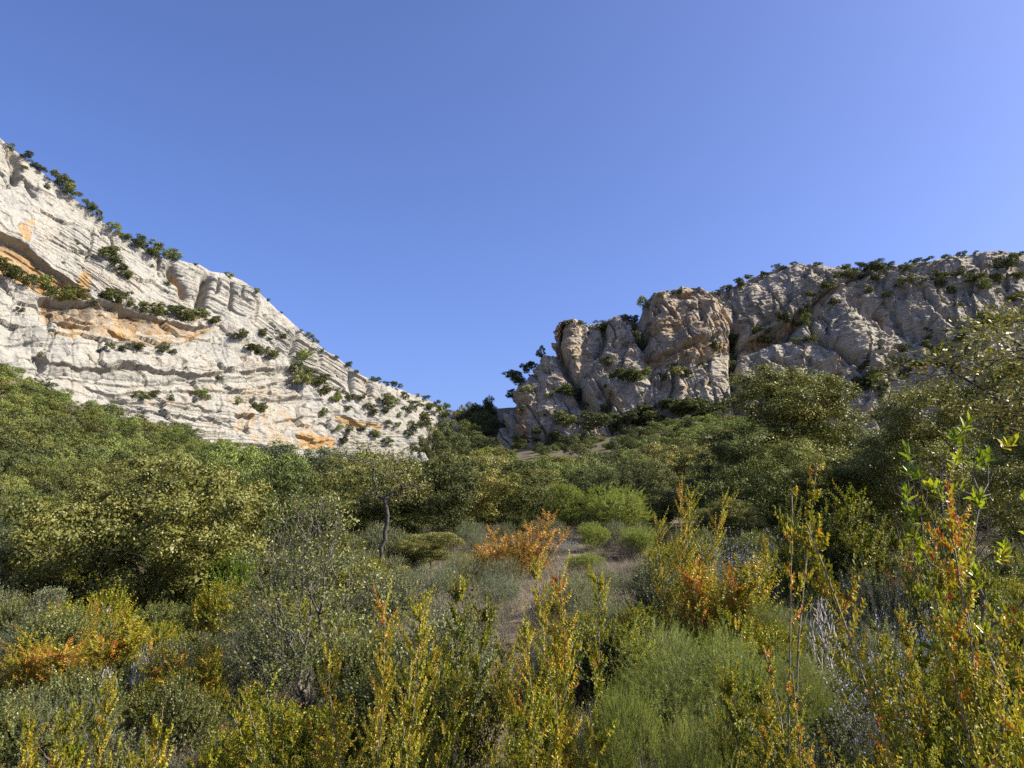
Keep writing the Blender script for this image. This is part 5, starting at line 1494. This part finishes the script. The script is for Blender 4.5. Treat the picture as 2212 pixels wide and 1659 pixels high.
for ((side, dist), kind), L_ in rows.items():
    look = ('olive green scrub bush', 'dull olive scrub bush', 'grey green scrub bush', 'yellowish box seedling bush')[kind]
    for i, (x, y, z) in enumerate(L_):
        s = rd.uniform(0.55, 1.05) * (0.75 + 0.035 * y)
        make(DENSE[kind], 'scrub_bush', (x, y, z - 0.03), rd.random() * 6.28, s, s * rd.uniform(0.8, 1.25), f'{look} {side}, {dist}' + (f', {ORD[i]} from left' if len(L_) > 1 else ''), 'bush', 'scrub bushes on the slope')
        NEAR.append((x, y, 0.4 * s))
for i, (u_, t_, w_, Y_) in enumerate(sorted(((937, 915, 34, 285), (963, 903, 40, 300), (989, 915, 42, 300), (1012, 908, 44, 320), (989, 935, 46, 280), (1050, 945, 70, 285), (976, 966, 46, 260), (1010, 964, 54, 255), (1028, 930, 44, 300), (1041, 966, 50, 250),
        (952, 938, 38, 270), (1082, 962, 52, 260), (994, 876, 26, 372), (1004, 884, 28, 365), (1028, 872, 34, 372), (1046, 862, 36, 372), (1058, 856, 34, 376), (1015, 868, 30, 374), (1036, 890, 36, 350), (1051, 886, 38, 350), (1023, 900, 36, 340), (1066, 905, 40, 335), (905, 940, 30, 275), (915, 965, 40, 262)))):
    put(rd_pick[i % 3], 'saddle_oak', u_, Y_, t_, w_ * 1.15, f'dark oak crowding the saddle and gully of the gap, {ORD[i]} from the left', 'tree', 'oaks in the saddle of the gap')
rs = np.random.default_rng(44)
foot = []
for _ in range(900):
    u_, v_ = rs.uniform(1095, 1490), rs.uniform(905, 990)
    g_ = hit_ground(u_, v_, 60)
    if g_ is not None and g_[1] > 95 and all(math.hypot(g_[0] - a[0], (g_[1] - a[1]) * 0.30) > 2.5 for a in foot):
        foot.append(g_)
foot = sorted(foot[:79], key=lambda g_: g_[0])
for i, g_ in enumerate(foot[:79]):
    w_ = rs.uniform(4.2, 7.0)
    make(rd_pick[i % 3], 'slope_oak', g_ - np.array([0, 0, 0.3]), rs.random() * 6.28, w_ / 2, w_ * rs.uniform(0.30, 0.5), f'shrubby oak on the slope under the grey nose, {ORD[i]} from the left', 'tree', 'shrubby oaks under the grey nose')
    NEAR.append((g_[0], g_[1], w_ / 2))
print('slope oaks', len(foot))
print('near plants', round(time.time() - T0, 1))

# ------------------------------------------------------------------ low cushions of thyme and lavender on the open slope
CUSH = [gen_feather(101 + i, 0.7, 0.42, 12, 900, m_, 0.016, 12, (0.05, 0.12), 0.0032, (0.5, 0.16), upw=1.0) for i, m_ in enumerate((M_GREY, M_ROSE, M_GREY))]
WIRY = [gen_wisp(111, 620, 0.42, 0.35, M_GREYTWIG), gen_wisp(112, 620, 0.36, 0.40, M_STRAW), gen_wisp(113, 520, 0.5, 0.3, M_GREYTWIG, 0.003, 0.9)]
rc = random.Random(31)
cush_pts = []
tries = 0
while len(cush_pts) < 190 and tries < 9000:
    tries += 1
    Y = 4.2 * (26 / 4.2) ** rc.random()
    uu = rc.uniform(-30, 2240)
    b, dep = base_at(uu, Y)
    wgt = 1.0 if 930 < uu < 1560 and Y > 6 else 0.30
    if rc.random() > wgt or path_dist(b[0], b[1]) < 0.15:
        continue
    if any((b[0] - x) ** 2 + (b[1] - y) ** 2 < (0.25 + 0.011 * Y) ** 2 for x, y, _ in cush_pts):
        continue
    if any((b[0] - x) ** 2 + (b[1] - y) ** 2 < (r * 0.7) ** 2 for x, y, r in NEAR):
        continue
    cush_pts.append((b[0], b[1], uu))
rows = {}
for x, y, uu in sorted(cush_pts, key=lambda p: p[2]):
    k = rc.random()
    kind = 0 if k < 0.45 else 1 if k < 0.62 else 2
    rows.setdefault((where_low(uu, y), kind), []).append((x, y, uu))
for ((side, dist), kind), L_ in rows.items():
    nm, ct, look = (('grey_cushion', 'shrub', 'grey green thyme cushion'), ('green_cushion', 'shrub', 'dull green lavender cushion'), ('wiry_shrub', 'shrub', 'wiry dry grey shrublet'))[kind]
    for i, (x, y, uu) in enumerate(L_):
        pr = (CUSH[0] if rc.random() < .5 else CUSH[2]) if kind == 0 else CUSH[1] if kind == 1 else rc.choice(WIRY)
        s = rc.uniform(0.6, 1.25) * (0.8 + 0.02 * y)
        lab = f'{look} {side}, {dist}' + (f', {ORD[i]} from left' if len(L_) > 1 else '')
        make(pr, nm, (x, y, float(ground_z(x, y)) - 0.02), rc.random() * 6.28, s, s * rc.uniform(0.8, 1.3), lab, ct, 'low shrublets on the slope')

# ------------------------------------------------------------------ woodland
FINE = [gen_padtree(800 + i, 2.0, 1.7, 0.2, 13 + i, 100, 0.165, 110, 0.045, M_FAR, tint=(0.38 + 0.06 * (i % 3), 0.08), squash=0.78, trunk=False, core=22, ragged=0.05, cut=-0.3) for i in range(5)]
FINE_D = [gen_padtree(810 + i, 2.0, 1.7, 0.2, 13, 100, 0.165, 110, 0.045, M_FARDARK, tint=(0.45, 0.08), squash=0.78, trunk=False, core=22, ragged=0.05, cut=-0.3) for i in range(3)]
NEARW = [gen_padtree(850 + i, 2.0, 1.7, 0.2, 14 + i, 120, 0.15, 230, 0.027, M_FAR, tint=(0.40 + 0.06 * i, 0.08), squash=0.78, trunk=False, core=44, ragged=0, cut=-0.3) for i in range(3)]
NEARW_D = [gen_padtree(860 + i, 2.0, 1.7, 0.2, 15, 120, 0.15, 230, 0.027, M_FARDARK, tint=(0.45, 0.08), squash=0.78, trunk=False, core=44, ragged=0, cut=-0.3) for i in range(2)]
MID = [gen_padtree(820 + i, 2.0, 1.7, 0.2, 11 + i, 70, 0.2, 46, 0.085, M_FAR, tint=(0.36 + 0.05 * i, 0.08), squash=0.78, trunk=False, core=14, ragged=0.08, cut=-0.3) for i in range(5)]
MID_D = [gen_padtree(830 + i, 2.0, 1.7, 0.2, 11, 70, 0.2, 46, 0.085, M_FARDARK, tint=(0.45, 0.08), squash=0.78, trunk=False, core=14, ragged=0.08, cut=-0.3) for i in range(3)]
rw = np.random.default_rng(9)
LPX = np.array(sorted([(y, x) for x, y in ((-150, 152), (-118, 190), (-70, 245), (-35, 295), (-20, 340))]))
def on_open_ground(x, y):
    xl = np.interp(y, LPX[:, 0], LPX[:, 1])
    if y > 120 and x < xl + 3.0:
        return False
    yr = np.interp(x, [-14, -8, -2, 14, 40, 90, 150, 220, 320], [420, 312, 302, 293, 288, 286, 281, 264, 236])
    return y < yr - 2.5
cand = []
while len(cand) < 9000:
    q = rw.random()
    Y = 17.5 * (400 / 17.5) ** q
    uu = rw.uniform(-180, 2400)
    cand.append((Y, uu))
cand.sort()
cell = {}
horizon = np.full(2700, 2000.0)
trees = []
for Y, uu in cand:
    x = (uu - 1106) / FPX * Y * 0.99
    if not on_open_ground(x, Y) or (Y < 24 and 1080 < uu < 1560) or (Y < 46 and 20 < uu < 560) or (Y < 30 and any((x - a) ** 2 + (Y - b) ** 2 < (r * 0.8 + 0.5) ** 2 for a, b, r in NEAR)):
        continue
    sp = (2.5 + 0.014 * Y) * (0.6 if Y > 150 and 1100 < uu < 1480 else 1.0)
    if any((x - a) ** 2 + (Y - b) ** 2 < sp * sp for a, b in cell.get((int(x // 10), int(Y // 10)), ())):
        continue
    trees.append((x, Y, uu, sp))
    for i in (-1, 0, 1):
        for j in (-1, 0, 1):
            cell.setdefault((int(x // 10) + i, int(Y // 10) + j), []).append((x, Y))
zz = ground_z(np.array([t[0] for t in trees]), np.array([t[1] for t in trees]))
seen, hidden = [], []
for (x, Y, uu, sp), z in zip(trees, zz):
    wm = sp * rw.uniform(0.95, 1.5)
    hm = min(wm * rw.uniform(0.68, 1.0), 4.6)
    lim = np.interp(uu, [0, 150, 330, 480, 660, 830, 930, 1000, 1100, 1300, 1400, 1500, 1650, 1800, 2212], [792, 848, 902, 935, 970, 990, 995, 985, 985, 975, 930, 885, 880, 920, 925])
    if Y < 60:
        lim = max(lim, np.interp(uu, [0, 500, 600, 780, 820, 1380, 1420, 1600, 1700], [985, 1000, 978, 978, 1008, 1008, 985, 985, 950]))
    hm = min(hm, float(at(uu, lim + rw.uniform(0, 14), Y)[2]) - z + 0.12 * hm)
    if Y > 60:
        hm = max(hm, 2.4)
    if hm < 0.9:
        continue
    wm = min(wm, hm * 2.6)
    pu, pv = project(np.array([x, Y, z + hm]))
    hw = wm / 2 / Y * FPX
    a, b = int(np.clip(pu - hw, -180, 2400)) + 200, int(np.clip(pu + hw, -170, 2450)) + 201
    cur = np.median(horizon[a:b])
    vis = cur - pv
    if vis > 2.5:
        seen.append((x, Y, z, uu, wm, hm, float(pv), vis * 2 * hw))
        s_ = slice(a + (b - a) // 6, b - (b - a) // 6)
        horizon[s_] = np.minimum(horizon[s_], pv + (hm * 0.25) / Y * FPX)
NEAR_V = 1180
seen.sort(key=lambda t: -t[7])
print('woodland trees in sight', len(seen))
single, rest = seen[:420], seen[420:]
SECT = [(-999, 'below the orange overhangs'), (250, 'below the banded ledges'), (560, 'below the pale ramp'), (930, 'before the wooded gap'),
        (1090, 'below the grey nose'), (1330, 'below the orange buttress'), (1600, 'below the grey bulge'), (1850, 'below the grey slabs')]
bins = {}
for t in single:
    sct = [n for lo, n in SECT if t[3] >= lo][-1]
    row = 0 if t[1] > 190 else 1 if t[1] > 110 else 2 if t[1] > 60 else 3 if t[1] > 32 else 4
    dark = rw.random() < (0.55 if t[3] > 940 else 0.22)
    bins.setdefault((sct, row, bool(dark)), []).append(t)
for (sct, row, dark), L_ in bins.items():
    L_.sort(key=lambda t: t[3])
    rown = ('at the cliff foot', 'in the upper wood', 'in the mid wood', 'in the lower wood', 'at the wood edge')[row]
    for i, (x, Y, z, uu, wm, hm, pv, a_) in enumerate(L_):
        pool = (NEARW_D if dark else NEARW) if Y < 38 else (FINE_D if dark else FINE) if Y < 80 else (MID_D if dark else MID)
        pr = pool[rw.integers(len(pool))]
        lab = f'{"dark" if dark else "olive"} oak {sct}, {rown}' + (f', {ORD[i]} from left' if len(L_) > 1 else '')
        make(pr, 'holm_oak' if dark else 'woodland_oak', (x, Y, z - 0.15 * hm), rw.random() * 6.28, wm / 2, hm * 1.12 / pr.H, lab, 'tree', ('dark oaks ' if dark else 'olive oaks ') + 'in the wood under the cliffs')
# the trees beyond the count: one mass
if rest:
    pv_, pf_, pt_, off = [], [], [], 0
    src = []
    for pr in MID[:2] + MID_D[:1]:
        me = pr.parts[0][1]
        n = len(me.vertices)
        V = np.empty(n * 3, np.float32); me.vertices.foreach_get('co', V)
        F = np.empty(len(me.polygons) * 4, np.int32); me.loops.foreach_get('vertex_index', F)
        T = np.empty(len(me.polygons), np.float32); me.attributes['tint'].data.foreach_get('value', T)
        src.append((V.reshape(-1, 3), F.reshape(-1, 4), T))
    for (x, Y, z, uu, wm, hm, pv, a_) in rest[:300]:
        V, F, T = src[rw.integers(len(src))]
        c, s = cos(rw.random() * 6.28), 0
        s = math.sqrt(1 - c * c)
        q = np.c_[(V[:, 0] * c - V[:, 1] * s) * wm / 2 + x, (V[:, 0] * s + V[:, 1] * c) * wm / 2 + Y, V[:, 2] * hm / 1.6 + z - 0.15 * hm]
        pv_.append(q); pf_.append(F + off); pt_.append(T); off += len(V)
    me = np_mesh('woodland', np.concatenate(pv_), np.concatenate(pf_), M_FAR, fattrs={'tint': np.concatenate(pt_)})
    tag(new_obj('woodland', me), 'mass of small evergreen crowns filling the wood under the cliffs', None, None, 'stuff')

for i, (u_, Y_, t_, w_, lab) in enumerate(((900, 150, 978, 62, 'pale limestone outcrop in the wood below the pale ramp'), (1058, 115, 990, 66, 'pale boulder showing among the oaks before the gap'), (1098, 120, 1000, 36, 'smaller pale boulder right of the one before the gap'))):
    put(gen_boulder(900 + i, M_ROCK_PALE if i < 3 else M_ROCK_GREY), 'rock_outcrop', u_, Y_, t_, w_, lab, 'rock', None, i)

# ------------------------------------------------------------------ dry grass and litter
rg = np.random.default_rng(3)
def scatter(n, y0, y1, power=1.0):
    Y = y0 * (y1 / y0) ** (rg.random(n) ** power)
    x = (rg.uniform(-60, 2270, n) - 1106) / FPX * Y
    return x, Y
x, y = scatter(11000, 2.6, 27)
keep = (fbm(np.c_[x * 0.8, y * 0.5, x * 0], 3, 21) > -0.3) & (path_dist(x, y) > 0.12 * rg.random(len(x)))
x, y = x[keep], y[keep]
hgt = rg.uniform(0.10, 0.30, len(x)) * (0.9 + 0.025 * y)
B = np.c_[x, y, ground_z(x, y) - 0.01]
V, F, N, sg = blades(rg, B, 26, hgt, np.full(len(x), 0.16), 0.0032, 0.9)
t = np.clip(np.repeat(0.45 + 0.3 * fbm(np.c_[x, y, y * 0] * 0.7, 2, 33), 26) + rg.normal(size=N) * 0.2, 0, 1)
o = new_obj('dry_grass', np_mesh('dry_grass', V, F, M_STRAW, fattrs={'tint': np.repeat(t, sg)}))
tag(o, 'bleached dry grass covering the open slope', None, None, 'stuff')
x, y = scatter(5200, 2.8, 25)
keep = (fbm(np.c_[x * 0.6, y * 0.45, x * 0 + 5], 3, 22) > -0.2) & (path_dist(x, y) > 0.12)
x, y = x[keep], y[keep]
hgt = rg.uniform(0.10, 0.34, len(x)) * (0.9 + 0.015 * y)
B = np.c_[x, y, ground_z(x, y) - 0.01]
V, F, N, sg = blades(rg, B, 30, hgt, np.full(len(x), 0.22), 0.0040, 1.25, 5)
t = np.clip(np.repeat(0.45 + 0.3 * fbm(np.c_[x, y, y * 0] * 0.7, 2, 34), 30) + rg.normal(size=N) * 0.2, 0, 1)
o = new_obj('grey_scrub', np_mesh('grey_scrub', V, F, M_GREYTWIG, fattrs={'tint': np.repeat(t, sg)}))
tag(o, 'grey wiry undergrowth between the shrubs', None, None, 'stuff')
x, y = scatter(4200, 2.8, 28)
keep = (fbm(np.c_[x * 0.5, y * 0.4, x * 0 + 9], 3, 23) > -0.1) & (path_dist(x, y) > 0.15)
x, y = x[keep], y[keep]
B = np.c_[x, y, ground_z(x, y)]
n = 60
c = np.repeat(B, n, 0) + rg.normal(size=(len(B) * n, 3)) * [0.16, 0.16, 0.0] + np.c_[np.zeros((len(B) * n, 2)), rg.random(len(B) * n) ** 1.3 * np.repeat(rg.uniform(0.08, 0.32, len(B)), n)]
V, F = leaf_geo(c, rand_dirs(rg, len(c)) + [0, 0, .7], rand_dirs(rg, len(c)) + [0, 0, .5], rg.uniform(0.016, 0.034, len(c)), rg.uniform(0.007, 0.014, len(c)))
t = np.clip(np.repeat(rg.normal(size=len(B)) * 0.2 + 0.42, n) + rg.normal(size=len(c)) * 0.15, 0, 1)
o = new_obj('undergrowth', np_mesh('undergrowth', V, F, M_GREY, fattrs={'tint': t}))
tag(o, 'small leaved ground cover between the shrubs', None, None, 'stuff')
print('done', round(time.time() - T0, 1), len(bpy.data.objects))
